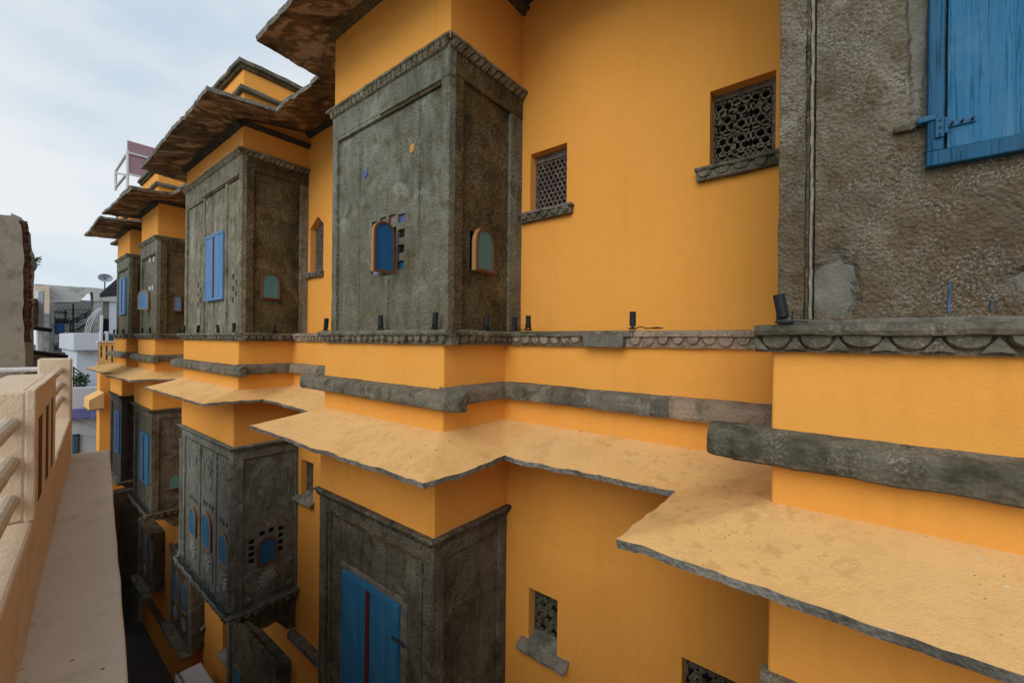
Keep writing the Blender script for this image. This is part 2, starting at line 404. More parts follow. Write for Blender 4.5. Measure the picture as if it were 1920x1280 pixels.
def arch_pts(w, h, n=12, round_h=None):
    rh = round_h or w / 2
    pts = [(-w / 2, 0), (w / 2, 0)]
    for i in range(n + 1):
        t = math.pi * i / n; pts.append((w / 2 * math.cos(t), h - rh + rh * math.sin(t)))
    return pts
def arch_ring(bm, w, h, t, d0, d1, n=14):
    """frame round an arch in the local x-z plane, from y=d0 to y=d1"""
    o = arch_pts(w, h, n); i = arch_pts(w - 2 * t, h - 2 * t, n); i = [(a, b + t) for a, b in i]
    K = len(o); v = [[bm.verts.new((p[0], d, p[1])) for p in pts] for pts, d in ((o, d0), (o, d1), (i, d0), (i, d1))]
    for k in range(K):
        j = (k + 1) % K
        for a, b in ((0, 1), (1, 3), (3, 2), (2, 0)):
            bm.faces.new((v[a][k], v[a][j], v[b][j], v[b][k]))
    bmesh.ops.recalc_face_normals(bm, faces=bm.faces)
def hatch(parent, loc, rotz, w, h, leaf, trim, edge, th=.035, hinge=1):
    """arched leaf; local x runs across, local -y faces out, origin at the hinge foot"""
    def put(name, bm, mat, par):
        me_o = link(name, bm, mat); me_o.parent = par
        return me_o
    bm = bmesh.new(); prism(bm, [(a + hinge * -w / 2, b) for a, b in arch_pts(w, h)], 'Y', 0, th); bmesh.ops.recalc_face_normals(bm, faces=bm.faces)
    o = link('arched_hatch', bm, edge, parent)
    o.matrix_basis = Matrix.Translation(loc) @ Matrix.Rotation(rotz, 4, 'Z')
    bm = bmesh.new(); prism(bm, [(a - hinge * w / 2, b + .018) for a, b in arch_pts(w - .036, h - .036)], 'Y', -.006, -.001)
    put('panel', bm, leaf, o)
    bm = bmesh.new(); arch_ring(bm, w, h, .021, -.014, -.0005)
    bmesh.ops.translate(bm, verts=bm.verts, vec=(-hinge * w / 2, 0, 0)); put('frame', bm, trim, o)
    return o

# ================================================================== the street far below
bm = bmesh.new(); vs = [bm.verts.new(p) for p in ((-90, -60, GROUND), (90, -60, GROUND), (90, 160, GROUND), (-90, 160, GROUND))]; bm.faces.new(vs)
o = link('street', bm, 'earth'); o['kind'] = 'structure'

# ================================================================== the mansion
mansion = thing('mansion', 'long ochre yellow mansion with grey stone oriel bays and deep eaves above the lane', 'building', (3.4, 8, GROUND))
XF, XW, XP = 2.4, 3.43, 3.22            # bay fronts, wall, plinth band wall
UP = [('R', -2.6, .25), ('A', 2.61, 4.53), ('B', 7.26, 10.22), ('C', 12.47, 14.12), ('D', 15.57, 17.33)]
PL = [(-2.6, .27), (2.65, 4.66), (7.33, 10.25), (12.6, 14.3), (15.85, 17.6)]
LOW = [(-2.6, .275), (2.75, 4.74), (7.5, 10.33), (12.77, 14.75), (16.42, 18.2)]
YEND = 19.3
def footprint(bays, wallx, fx=XF):
    p = [(fx, bays[0][0]), (fx, bays[0][1])]
    for a, b in bays[1:]:
        p += [(wallx, p[-1][1]), (wallx, a), (fx, a), (fx, b)]
    return p + [(wallx, p[-1][1]), (wallx, YEND)]

# --- main walls with window openings (Y0, Y1, Z0, Z1)
WIN = dict(w1=(.38, .81, 1.335, 1.93), w2=(2.08, 2.51, 1.30, 1.91), w3=(6.74, 7.20, 1.13, 2.06))
WLO = dict(v1=(2.12, 2.46, -3.02, -2.48), v2=(.5, .97, -3.1, -2.47), v3=(6.96, 7.40, -2.74, -2.09), v4=(10.86, 11.2, -7.25, -6.5), v5=(12.66, 13.1, -7.2, -6.5))
bm = bmesh.new(); holed(bm, 'X', XW, -12, YEND, .04, 4.0, list(WIN.values()), .17, .45, .006)
wall_up = link('wall', bm, 'ochre', mansion)
# pointed head of the narrow window: two corner fillets
bm = bmesh.new()
a, b, s, t = WIN['w3']
prism(bm, [(a, t), (a, t - .14), (a + .17, t)], 'X', XW, XW + .17); prism(bm, [(b, t), (b - .24, t), (b, t - .16)], 'X', XW, XW + .17)
bmesh.ops.recalc_face_normals(bm, faces=bm.faces); link('window_head', bm, 'ochre', mansion)
bm = bmesh.new(); holed(bm, 'X', XP, -12, YEND, -.9, .06, [], .1, .4, .008); link('plinth_wall', bm, 'ochre', mansion)
bm = bmesh.new(); holed(bm, 'X', 3.41, -12, YEND, GROUND, -.8, list(WLO.values()), .14, .5, .008); link('lower_wall', bm, 'ochre', mansion)

# --- yellow plaster blocks of the bays: top storey head, plinth, lower frieze, lowest storey
TOPZ = dict(R=(2.57, 4.0), A=(2.57, 4.25), B=(2.93, 4.22), C=(2.37, 3.95), D=(2.33, 3.8))
def pblock(y0, y1, z0, z1, x0=XF, x1=XW + .05, r=.012):
    return rbox('plaster_block', 'ochre', mansion, x0, x1, y0, y1, z0, z1, cell=.22, amp=.004, r=r, freq=2.5)
for (nm, a, b), (pa, pb), (la, lb) in zip(UP, PL, LOW):
    pblock(a + .012, b - .012, TOPZ[nm][0], TOPZ[nm][1], XF + .012)
    pblock(pa, pb, -.93, .05)
    pblock(la, lb, -1.72 if nm != 'R' else -1.62, -.88, XF)
# far end bay of the mansion
rbox('plaster_block', 'ochre', mansion, 2.33, 4.5, YEND + .45, 20.3, -5.3, -.85, cell=.4, amp=.006, r=.02)
rbox('plaster_block', 'stone_black', mansion, 2.5, 4.5, YEND + .1, 23, GROUND, -5.3, cell=.6, amp=.01, r=.02)  # black block: darkness of the lane bottom put into its colour

# --- carved ledge above the plinth: nosing pieces + scallops
ledge_path = footprint([(-2.6, .25), (2.61, 4.55), (7.28, 10.22), (12.5, 14.15), (15.6, 17.4)], XP)
NOSE = [(-.05, .095), (.075, .095), (.095, .085), (.10, .066), (.092, .047), (.07, .042), (-.05, .042)]
NOSE_W = [(-.02, .10), (.06, .095), (.075, .08), (.075, .05), (-.02, .045)]
FASC = [(-.05, .045), (.045, .045), (.035, -.035), (-.05, -.035)]
core = rbox('ledge', 'ledge', mansion, XF + .02, XW, -2.5, .2, -.02, .05, cell=.3)
for i in range(len(ledge_path) - 1):
    p, q = ledge_path[i], ledge_path[i + 1]
    wallrun = p[0] == XP and q[0] == XP
    seg = [p, q]
    # corners overlap a little so the nosing closes round the bay
    d = (Vector(q) - Vector(p)).normalized(); ext = .09 if not wallrun else -.08
    if d.x == 0 and not wallrun: seg = [(p[0], p[1] - .09), (q[0], q[1] + .09)]
    if wallrun: seg = [(p[0], p[1] + .07), (q[0], q[1] - .07)]
    if d.x != 0: seg = [p, q]
    run_pieces('nosing', ['ledge', 'ledge', 'ledge_pink'] if wallrun else ['ledge'], core, seg, NOSE_W if wallrun else NOSE, .7, 1.3, .006, .003)
    run_pieces('fascia', ['ledge_pink', 'ledge'] if wallrun else ['ledge'], core, seg, FASC, .8, 1.4, .004, .002)
# scallops: one shared mesh per size
def scallop_mesh(wd, ht, dp):
    bm = bmesh.new(); n = 9; fr = []; bk = []; mid = []
    for i in range(n + 1):
        t = math.pi * i / n; x = -math.cos(t) * wd / 2; z = -math.sin(t) ** .75 * ht
        bk.append(bm.verts.new((x, 0, z))); fr.append(bm.verts.new((x * .86, -dp, z * .84)))
    tc_ = bm.verts.new((0, -dp * 1.1, -ht * .3))
    for i in range(n): bm.faces.new((bk[i], fr[i], fr[i + 1], bk[i + 1])); bm.faces.new((fr[i], tc_, fr[i + 1]))
    bm.faces.new((fr[0], fr[n], tc_)); bm.faces.new((bk[0], bk[n], fr[n], fr[0]))
    bmesh.ops.recalc_face_normals(bm, faces=bm.faces)
    me = bpy.data.meshes.new('scallop'); bm.to_mesh(me); bm.free(); return me
SCM = {}
def scallops(parent, p, q, off, z, wd, ht, dp, mat, keep=lambda s: True):
    key = (wd, ht, dp, mat)
    if key not in SCM: SCM[key] = scallop_mesh(wd * .96, ht, dp); SCM[key].materials.append(M[mat])
    p, q = Vector(p), Vector(q); d = (q - p).normalized(); n = Vector((-d.y, d.x)); L = (q - p).length; k = max(1, int(L / wd))
    for i in range(k):
        s = (i + .5) * L / k
        if not keep(s): continue
        c = p + d * s + n * off
        o = bpy.data.objects.new('scallop', SCM[key]); COL.objects.link(o); o.parent = parent
        o.location = (c.x, c.y, z); o.rotation_euler = (random.uniform(-.06, .06), random.uniform(-.12, .12), math.atan2(-n.x, n.y) + math.pi)
        o.scale = (random.uniform(.80, 1.05), random.uniform(.55, 1.15), random.uniform(.75, 1.08))
LP = ledge_path
scallops(core, (XF, -1.4), (XF, .33), .045, .045, .15, .072, .03, 'ledge')
DM = None
for i in range(12):
    if DM is None:
        bm = bmesh.new(); prism(bm, [(0, .048), (.016, .02), (.05, -.03), (0, -.022), (-.05, -.03), (-.016, .02)], 'X', 0, .03); bmesh.ops.recalc_face_normals(bm, faces=bm.faces)
        DM = bpy.data.meshes.new('dart'); bm.to_mesh(DM); bm.free(); DM.materials.append(M['ledge'])
    o = bpy.data.objects.new('dart', DM); COL.objects.link(o); o.parent = core
    o.location = (XF - .062, .33 - i * 1.73 / 11, -.002); o.scale = (1, random.uniform(.8, 1), random.uniform(.8, .95))
scallops(core, (XP, .36), (XP, 2.52), .036, .045, .105, .07, .025, 'ledge_pink', lambda s: not 1.0 < s < 1.36)
rbox('cement_patch', 'mortar', core, XP - .1, XP - .0, 1.36, 1.72, -.04, .07, cell=.06, amp=.006)
scallops(core, (XP, 2.55), (XF, 2.55), .0, .045, .09, .07, .025, 'ledge')
scallops(core, (XF, 2.55), (XF, 4.62), .045, .045, .10, .07, .03, 'ledge')
scallops(core, (XP, 4.66), (XP, 7.2), .036, .045, .105, .07, .025, 'ledge_pink')
scallops(core, (XP, 7.2), (XF, 7.2), .0, .045, .10, .07, .025, 'ledge')
scallops(core, (XF, 7.2), (XF, 10.3), .045, .045, .11, .07, .03, 'ledge')
scallops(core, (XP, 12.45), (XF, 12.45), .0, .045, .12, .07, .025, 'ledge')
scallops(core, (XF, 12.45), (XF, 14.2), .045, .045, .12, .07, .03, 'ledge')
scallops(core, (XF, 15.55), (XF, 17.45), .045, .045, .12, .07, .03, 'ledge')

# --- rounded string course with overhanging knob ends
SP = [(-.03, -.405), (.02, -.415), (.09, -.432), (.117, -.446), (.125, -.465), (.125, -.535), (.118, -.560), (.10, -.572), (-.03, -.585)]
SPW = [(-.03, -.395), (.02, -.402), (.08, -.425), (.103, -.44), (.108, -.46), (.105, -.53), (.095, -.556), (-.03, -.57)]
def string_front(y0, y1):
    c = rbox('string_course', 'ledge', mansion, XF - .10, XF + .05, y0 + .05, y1 - .05, -.56, -.44, cell=.12, amp=.004)
    run_pieces('moulding', ['ledge', 'ledge', 'cement'], c, [(XF, y0), (XF, y1)], SP, .9, 1.5, .006, .003, .05, gap=.0015)
    for y, s in ((y0, -1), (y1, 1)):                               # rounded noses at the two ends
        bm = bmesh.new(); n = 8; rings = []
        for i in range(n + 1):
            t = i / n; sc = math.sqrt(max(0, 1 - (t * .96) ** 2)); ring = []
            for o, z in SP:
                oo = (o - .02) * (.30 + .70 * sc) + .02; zz = (z + .49) * (.9 + .1 * sc) - .49
                p = Vector((XF - oo, y + s * .13 * t, zz)); p += nvec(p, 9) * .008; ring.append(bm.verts.new(p))
            rings.append(ring)
        for r0, r1 in zip(rings, rings[1:]):
            for k in range(len(SP)): bm.faces.new((r0[k], r0[(k + 1) % len(SP)], r1[(k + 1) % len(SP)], r1[k]))
        bm.faces.new(rings[-1]); bmesh.ops.recalc_face_normals(bm, faces=bm.faces); link('knob', bm, 'ledge', c)
    return c
sR = string_front(-2.5, .42); sA = string_front(2.5, 4.95); sB = string_front(7.15, 10.6); sC = string_front(12.4, 14.6); sD = string_front(15.7, 17.9)
for c, y in ((sA, 2.65), (sB, 7.33), (sC, 12.6), (sD, 15.85)):
    run_pieces('moulding', ['ledge', 'ledge', 'mortar'], c, [(XP, y), (XF - .02, y)], SPW, .6, 1.0, .008, .003, .05, gap=.0015)
for c, y0, y1, pal in ((sA, .27, 2.6, ['ledge', 'ledge_pink', 'mortar']), (sB, 4.66, 7.3, ['ledge', 'ledge_pink']), (sC, 10.3, 12.6, ['ledge']), (sD, 14.3, 15.9, ['ledge'])):
    run_pieces('moulding', pal, c, [(XP, y0), (XP, y1)], SPW, .6, 1.0, .008, .003, .05, gap=.0015)

# --- lower eave: sloping plaster slabs following the bays
def eave(inner, outer, th, mats, name, cut=None, jit=0, **k):
    first = None
    for i in range(len(inner) - 1):
        I0, I1, O0, O1 = (Vector(p) for p in (inner[i], inner[i + 1], outer[i], outer[i + 1]))
        L = max((I1 - I0).length, (O1 - O0).length); n = 1 if not cut else max(1, int(round(L / cut)))
        for j in range(n):
            t0, t1 = j / n, (j + 1) / n
            pts = (I0.lerp(I1, t0), I0.lerp(I1, t1), O0.lerp(O1, t0), O0.lerp(O1, t1))
            o = eave_piece(name, first or mansion, *pts, th, mats, dz=random.uniform(-jit, jit), nu=max(4, int(L / n / .06)), **k)
            if first is None: first = o
    return first
pz, ez = -.775, -.95
inn = [(x, y, pz) for x, y in footprint([(-2.6, .27), (2.65, 4.66), (7.36, 10.22), (12.65, 14.4), (15.95, 17.8)], XP)]
outp = [(1.84, -2.6), (1.87, .84), (2.70, .82), (2.69, 2.2), (1.82, 2.2), (1.80, 5.14), (2.66, 5.14), (2.66, 7.12), (1.90, 7.12), (1.85, 10.44),
        (2.7, 10.44), (2.7, 12.2), (1.96, 12.4), (1.83, 14.7), (2.7, 14.7), (2.7, 15.5), (1.92, 15.55), (1.87, 18.35), (2.7, 18.35), (2.7, YEND)]
eave(inn, [(x, y, ez + .012 * math.sin(y * 2)) for x, y in outp], .045, ('eave_top', 'cement', 'ochre'), 'eave', amp=.011, sag=.012, ends=False)
# plasterers ran the slabs together: weld the runs into one sheet and ease the valleys
runs = [o for o in COL.objects if o.name.split('.')[0] == 'eave']
bm = bmesh.new()
for o in runs: bm.from_mesh(o.data)
for o in runs: bpy.data.objects.remove(o)
bmesh.ops.remove_doubles(bm, verts=bm.verts, dist=.006)
tv = [v for v in bm.verts if v.link_faces and all(f.material_index == 0 for f in v.link_faces) and not v.is_boundary]
for _ in range(14): bmesh.ops.smooth_vert(bm, verts=tv, factor=.5, use_axis_x=False, use_axis_y=False, use_axis_z=True)
for f in bm.faces: f.smooth = f.material_index == 0
for e in bm.edges: e.smooth = len(e.link_faces) == 2 and e.link_faces[0].material_index == e.link_faces[1].material_index
bmesh.ops.recalc_face_normals(bm, faces=bm.faces)
link('eave', bm, ['eave_top', 'cement', 'ochre'], mansion)

# --- upper eave: lapped slabs with peeling undersides
ui = [(XF, -2.6, 3.5), (XF, .25, 3.5), (XW, .25, 3.6), (XW, 2.61, 3.6), (XF, 2.61, 3.5), (XF, 4.53, 3.5), (XW, 4.53, 3.6), (XW, 7.26, 3.6), (XF, 7.26, 3.42), (XF, 10.2, 3.40),
      (XW, 10.2, 3.45), (XW, 12.47, 3.4), (XF, 12.47, 3.26), (XF, 14.1, 3.2), (XW, 14.1, 3.3), (XW, 15.57, 3.3), (XF, 15.57, 3.15), (XF, 17.33, 3.1), (XW, 17.33, 3.2), (XW, YEND, 3.2)]
uo = [(1.75, -2.6, 3.2), (1.75, .8, 3.2), (2.55, .8, 3.3), (2.55, 2.0, 3.3), (1.75, 2.0, 3.21), (1.75, 4.95, 3.23), (2.5, 5.08, 3.27), (2.5, 6.32, 3.28), (1.76, 6.56, 3.30), (1.76, 10.5, 3.26),
      (2.5, 10.6, 3.23), (2.5, 11.55, 3.20), (1.8, 11.4, 3.10), (1.76, 14.85, 3.19), (2.5, 14.75, 3.2), (2.5, 14.85, 3.15), (1.76, 15.03, 3.13), (1.76, 18.05, 3.09), (2.5, 18.05, 3.15), (2.5, YEND, 3.15)]
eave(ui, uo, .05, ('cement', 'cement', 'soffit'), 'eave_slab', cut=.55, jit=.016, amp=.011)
run_path = footprint([(a, b) for _, a, b in UP], XW)
for i in range(len(run_path) - 1):
    zi = min(ui[i][2], ui[i + 1][2]) - .05
    run_pieces('eave_moulding', ['stone_black', 'stone_dark'], mansion, [run_path[i], run_path[i + 1]], [(-.02, zi + .02), (.075, zi - .015), (.065, zi - .04), (.03, zi - .05), (.018, zi - .075), (-.02, zi - .08)], 1.5, 2.5, .012, .004, .06)  # dark band: shade under the eave put into the moulding colour
# rooftop parapet coping and knobs over the bays
for (nm, a, b) in UP[1:]:
    z = TOPZ[nm][1]
    c = rbox('roof_coping', 'ledge', mansion, XF - .07, XW + .1, a - .06, b + .06, z, z + .07, cell=.1, amp=.012, r=.012)
    rbox('coping_course', 'stone_dark', c, XF - .03, XW + .1, a - .025, b + .025, z - .06, z - .002, cell=.1, amp=.01)
    rbox('roof_string', 'ledge', mansion, XF - .05, XW, a - .08, b + .05, z - .42, z - .34, cell=.1, amp=.012, r=.03)

# --- stone oriel bays ------------------------------------------------
def cornice(parent, y0, y1, z, mat, w=.075, xw=XW, wrap=True):
    """slab with a slanted leaf moulding beneath, round the front and the two sides"""
    path = [(xw, y0), (XF, y0), (XF, y1), (xw, y1)] if wrap else [(XF, y0), (XF, y1)]
    P = [(-.03, z + .03), (.05, z + .03), (.062, z + .018), (.058, z + .0), (-.03, z - .0)]
    run_pieces('cornice', [mat], parent, path, P, .9, 1.5, .008, .003, .05)
    bm = bmesh.new()                                          # row of small slanted leaves, too fine to pick apart
    for i in range(len(path) - 1):
        p, q = Vector(path[i]), Vector(path[i + 1]); d = (q - p).normalized(); n = Vector((-d.y, d.x)); L = (q - p).length; k = int(L / w)
        for j in range(k):
            for (s0, s1, zz0, zz1, oo) in ((j, j + .8, z, z - .055, .05),):
                a = p + d * (s0 * L / k); b = p + d * (s1 * L / k); sh = d * (w * .45)
                top = [a, b]; bot = [a + sh, b + sh]; vs = []
                for (pt, zc, of) in ((top[0], z - .002, .0), (top[1], z - .002, .0), (bot[1], z - .06, .0), (bot[0], z - .06, .0)): 
                    c = pt + n * .006; vs.append(bm.verts.new((c.x, c.y, zc)))
                for (pt, zc, of) in ((top[0], z - .002, .052), (top[1], z - .002, .052), (bot[1], z - .052, .022), (bot[0], z - .052, .022)):
                    c = pt + n * of; v = Vector((c.x, c.y, zc)); vs.append(bm.verts.new(v + nvec(v, 12) * .005))
                for f in ((4, 5, 6, 7), (0, 1, 5, 4), (1, 2, 6, 5), (2, 3, 7, 6), (3, 0, 4, 7)): bm.faces.new([vs[x] for x in f])
    bmesh.ops.recalc_face_normals(bm, faces=bm.faces)
    o = link('leaf_moulding', bm, mat, parent); o['kind'] = 'stuff'
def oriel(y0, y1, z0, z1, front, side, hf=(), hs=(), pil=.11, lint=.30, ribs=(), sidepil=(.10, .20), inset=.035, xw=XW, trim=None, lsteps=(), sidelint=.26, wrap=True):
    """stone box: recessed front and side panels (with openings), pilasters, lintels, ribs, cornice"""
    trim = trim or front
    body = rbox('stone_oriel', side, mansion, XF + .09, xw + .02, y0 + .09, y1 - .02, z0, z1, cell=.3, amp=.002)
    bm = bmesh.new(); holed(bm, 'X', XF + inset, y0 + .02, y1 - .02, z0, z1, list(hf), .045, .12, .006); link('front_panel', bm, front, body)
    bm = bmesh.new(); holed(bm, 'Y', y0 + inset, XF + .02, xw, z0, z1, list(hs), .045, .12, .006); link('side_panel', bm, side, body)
    k = dict(cell=.10, amp=.004, r=.007)
    for a, b in ((y0, y0 + pil), (y1 - pil, y1)): rbox('pilaster', trim, body, XF, XF + .08, a, b, z0, z1 - lint, **k)
    rbox('lintel', trim, body, XF - .002, XF + .08, y0 - .002, y1 + .002, z1 - lint, z1, **k)
    for (a, b, dz) in lsteps: rbox('lintel_drop', trim, body, XF + .004, XF + .08, a, b, z1 - lint - dz, z1 - lint + .01, **k)
    for a, b in ribs: rbox('rib', trim, body, XF + .012, XF + .08, a, b, z0, z1 - lint, **k)
    if sidepil[0]: rbox('pilaster', side, body, XF + .081, XF + .08 + sidepil[0], y0 + .003, y0 + .08, z0, z1 - sidelint, **k)
    if sidepil[1]: rbox('pilaster', trim, body, xw - sidepil[1], xw - .002, y0 + .003, y0 + .08, z0, z1 - sidelint, **k)
    rbox('side_lintel', side, body, XF + .082, xw - .001, y0 + .001, y0 + .08, z1 - sidelint, z1 - .002, **k)
    bm = bmesh.new()                                          # dark fillet inside the frame head, its shadow line put into the colour
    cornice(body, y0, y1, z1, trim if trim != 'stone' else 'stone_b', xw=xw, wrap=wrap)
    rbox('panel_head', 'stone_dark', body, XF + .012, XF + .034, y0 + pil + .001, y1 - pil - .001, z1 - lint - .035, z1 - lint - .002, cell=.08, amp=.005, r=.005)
    return body
def tiles(parent, lst, axis, c):
    for (u, z, w_, h_, m) in lst:
        bm = bmesh.new()
        if axis == 'X': box_bm(bm, c + .030, c + .055, u - w_ / 2, u + w_ / 2, z - h_ / 2, z + h_ / 2)
        else: box_bm(bm, u - w_ / 2, u + w_ / 2, c + .030, c + .055, z - h_ / 2, z + h_ / 2)
        link('tile', bm, m, parent)
hole = lambda u, z, w_, h_: (u - w_ / 2, u + w_ / 2, z - h_ / 2, z + h_ / 2)
def shutter(y0, y1, z0, z1, mat, x=XF, gap=.045, planks=3, frame=.045, proud=.02):
    f = rbox('shutter', mat, mansion, x - proud, x + .05, y0, y1, z0 - .0, z0 + frame, cell=.2, amp=.002, r=.004)
    rbox('frame_rail', mat, f, x - proud, x + .05, y0, y1, z1 - frame, z1, cell=.2, amp=.002, r=.004)
    for a, b in ((y0, y0 + frame), (y1 - frame, y1)): rbox('frame_stile', mat, f, x - proud + .002, x + .05, a, b, z0 + frame, z1 - frame, cell=.3, amp=.002, r=.004)
    ym = (y0 + y1) / 2
    rbox('batten', 'maroon', f, x - proud - .004, x + .03, ym - gap / 2, ym + gap / 2, z0 + frame + .002, z1 - frame - .002, cell=.3, amp=.002, r=.004)
    for a, b in ((y0 + frame, ym - gap / 2), (ym + gap / 2, y1 - frame)):
        wd = (b - a) / planks
        for i in range(planks): rbox('plank', mat, f, x - proud + .008 + random.uniform(-.002, .002), x + .03, a + i * wd + .001, a + (i + 1) * wd - .001, z0 + frame, z1 - frame, cell=.5, amp=.0015, r=.003)
    return f

# bay A (upper): tall grey oriel with the open blue hatch
A0, A1 = UP[1][1:]
cR = [(3.305, 1.166), (3.305, 1.02), (3.305, .873), (3.305, .718)]; cL = [(3.745, 1.165), (3.745, 1.02), (3.745, .873), (3.745, .70)]
SQ = .108
hA = [hole(u, z, SQ, .08) for u, z in cR + cL + [(3.45, 1.185), (3.60, 1.185)]] + [(3.38, 3.66, .64, 1.10)]
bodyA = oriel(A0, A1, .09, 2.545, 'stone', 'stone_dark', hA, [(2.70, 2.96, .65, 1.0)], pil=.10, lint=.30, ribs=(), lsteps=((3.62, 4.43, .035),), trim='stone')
for y, wd in ((4.03, .035), (3.045, .03), (3.5, .018)):
    rbox('rib', 'stone', bodyA, XF + .026, XF + .06, y - wd / 2, y + wd / 2, .09, 2.2 if wd > .02 else .6, cell=.08, amp=.006, r=.01)
tiles(bodyA, [(u, z, SQ, .08, m) for (u, z), m in zip(cR + cL + [(3.45, 1.185), (3.60, 1.185)], ['tile_blue', 'void', 'void', 'blue_deep', 'tile_blue', 'tile_pink', 'tile_pink', 'tile_lilac', 'tile_pink', 'tile_pink'])], 'X', XF + .03)
bm = bmesh.new(); box_bm(bm, XF + .085, XF + .088, 3.34, 3.70, .60, 1.13); link('dark_opening', bm, 'void', bodyA)
bm = bmesh.new(); box_bm(bm, 2.66, 2.99, A0 + .085, A0 + .088, .61, 1.04); link('dark_opening', bm, 'void', bodyA)
def blot(parent, cx, cz, r_, mat, name, n=18, crescent=False, x=XF + .0325):
    pts = []
    for i in range(n):
        t = 2 * math.pi * i / n; rr = r_ * (1 + .12 * noise.noise(Vector((math.cos(t), math.sin(t), cx * 3))))
        y, z = math.cos(t) * rr, math.sin(t) * rr * 1.15
        if crescent and z > 0: z = -z * .35 + abs(y) * .9
        pts.append((cx + y, cz + z))
    bm = bmesh.new(); prism(bm, pts, 'X', x - .008, x + .01); bmesh.ops.recalc_face_normals(bm, faces=bm.faces); return link(name, bm, mat, parent)
blot(bodyA, 3.14, 1.78, .036, 'orange_paint', 'paint_spot'); blot(bodyA, 3.914, 1.75, .05, 'tile_blue', 'crescent_tile', crescent=True)
# leaf swung out at right angles, hinge on the front face
hatch(mansion, (2.375, 3.32, .625), 0, .225, .47, 'blue_deep', 'redwood', 'goldwood', th=.034, hinge=1)
hatch(mansion, (2.985, A0 - .0, .635), math.radians(9), .30, .405, 'teal', 'redwood', 'goldwood', th=.04, hinge=1)

# bay B (upper): three panels, blue shutters, red and black checks
B0, B1 = UP[2][1:]
chk = []
for u0 in (9.36, 7.56):
    for i in range(5):
        for j in range(3):
            if (i + j) % 2 == 0: chk.append((u0 + (j - 1) * .13, .62 + i * .092, .085, .085, ['tile_red', 'void', 'tile_red', 'void', 'tile_red'][(i + 2 * j) % 5]))
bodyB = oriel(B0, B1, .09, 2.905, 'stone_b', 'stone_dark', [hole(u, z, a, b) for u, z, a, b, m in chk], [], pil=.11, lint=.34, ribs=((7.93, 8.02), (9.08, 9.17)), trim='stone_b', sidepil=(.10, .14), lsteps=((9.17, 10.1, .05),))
tiles(bodyB, chk, 'X', XF + .03)
shutter(8.03, 8.92, .65, 1.79, 'blue_pale')
hatch(mansion, (2.965, B0 - .01, .645), 0, .28, .41, 'teal', 'redwood', 'redwood', th=.03)

# bays C and D (upper)
C0, C1 = UP[3][1:]; D0, D1 = UP[4][1:]
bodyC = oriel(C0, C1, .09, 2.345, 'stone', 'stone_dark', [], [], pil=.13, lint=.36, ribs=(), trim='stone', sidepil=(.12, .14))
hatch(mansion, (XF, 13.2, .68), math.radians(-60), .30, .47, 'blue_pale', 'goldwood', 'goldwood', th=.04, hinge=1)
hatch(mansion, (2.875, C0 - .01, .63), math.radians(4), .17, .38, 'blue_pale', 'redwood', 'redwood', th=.03)
rbox('hatch_leaf', 'maroon', mansion, 2.89, 3.0, C0 - .03, C0 + .03, .64, .95, cell=.1, amp=.003)
tiles(bodyC, [(13.26, 1.2, .1, .1, 'white_metal'), (12.98, 1.2, .09, .1, 'white_metal'), (13.3, 1.9, .06, .12, 'white_metal'), (12.9, 1.87, .06, .12, 'white_metal')], 'X', XF - .01)
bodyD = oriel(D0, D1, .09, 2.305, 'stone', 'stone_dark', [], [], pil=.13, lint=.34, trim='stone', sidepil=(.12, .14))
shutter(16.0, 16.88, .66, 1.72, 'blue_pale')

# bay R (upper): rough pitted stone with the big blue shutter
R0, R1 = -2.6, .25
rb = rbox('stone_oriel', 'rough_stone', mansion, XF + .05, XW, R0, R1 - .02, .09, 2.57, cell=.3, amp=.002)
bm = bmesh.new(); holed(bm, 'X', XF + .012, R0, .105, .09, 2.57, [], .05, .018, .005)
for v in bm.verts: v.co.x += noise.noise(v.co * 22) * .004 + noise.noise(v.co * 48) * .005
link('front_panel', bm, 'rough_stone', rb, True)
rbox('pilaster', 'rough_stone', rb, XF - .006, XF + .06, .145, R1, .09, 2.57, cell=.03, amp=.005, r=.006, freq=9)
rbox('groove_fillet', 'stone_low', rb, XF + .016, XF + .05, .128, .144, .09, 2.57, cell=.05, amp=.003, r=.003)
rbox('lime_line', 'lime', rb, XF + .006, XF + .05, .114, .126, .09, 2.57, cell=.02, amp=.0045, r=.002, freq=22)
# smooth cement repairs
def patch(pts, mat, th=.004, x=XF + .004):
    bm = bmesh.new(); n = len(pts); P2 = []
    for i in range(n):                                        # wavy outline
        p, q = Vector(pts[i]), Vector(pts[(i + 1) % n])
        for s in range(6): r_ = p.lerp(q, s / 6); P2.append((r_.x + noise.noise(Vector((r_.x * 14, r_.y * 14, 2))) * .012, r_.y + noise.noise(Vector((r_.x * 14, r_.y * 14, 9))) * .012))
    prism(bm, P2, 'X', x - th, x + .02); bmesh.ops.recalc_face_normals(bm, faces=bm.faces); return link('cement_patch', bm, mat, rb)
rbox('cement_fillet', 'mortar', rb, XF - .03, XF + .02, R0, R1, .085, .115, cell=.05, amp=.01, r=.012)
# blue paint runs
for (y, z0, z1, wd) in ((-.335, .135, .258, .0075), (-.45, .14, .18, .006)):
    bm = bmesh.new(); tube_bm(bm, [(XF + .008, y + .0012 * math.sin(i), z0 + (z1 - z0) * i / 6) for i in range(7)], [wd * .6] * 6 + [wd * .3], 6); link('paint_run', bm, 'blue_smear', rb)
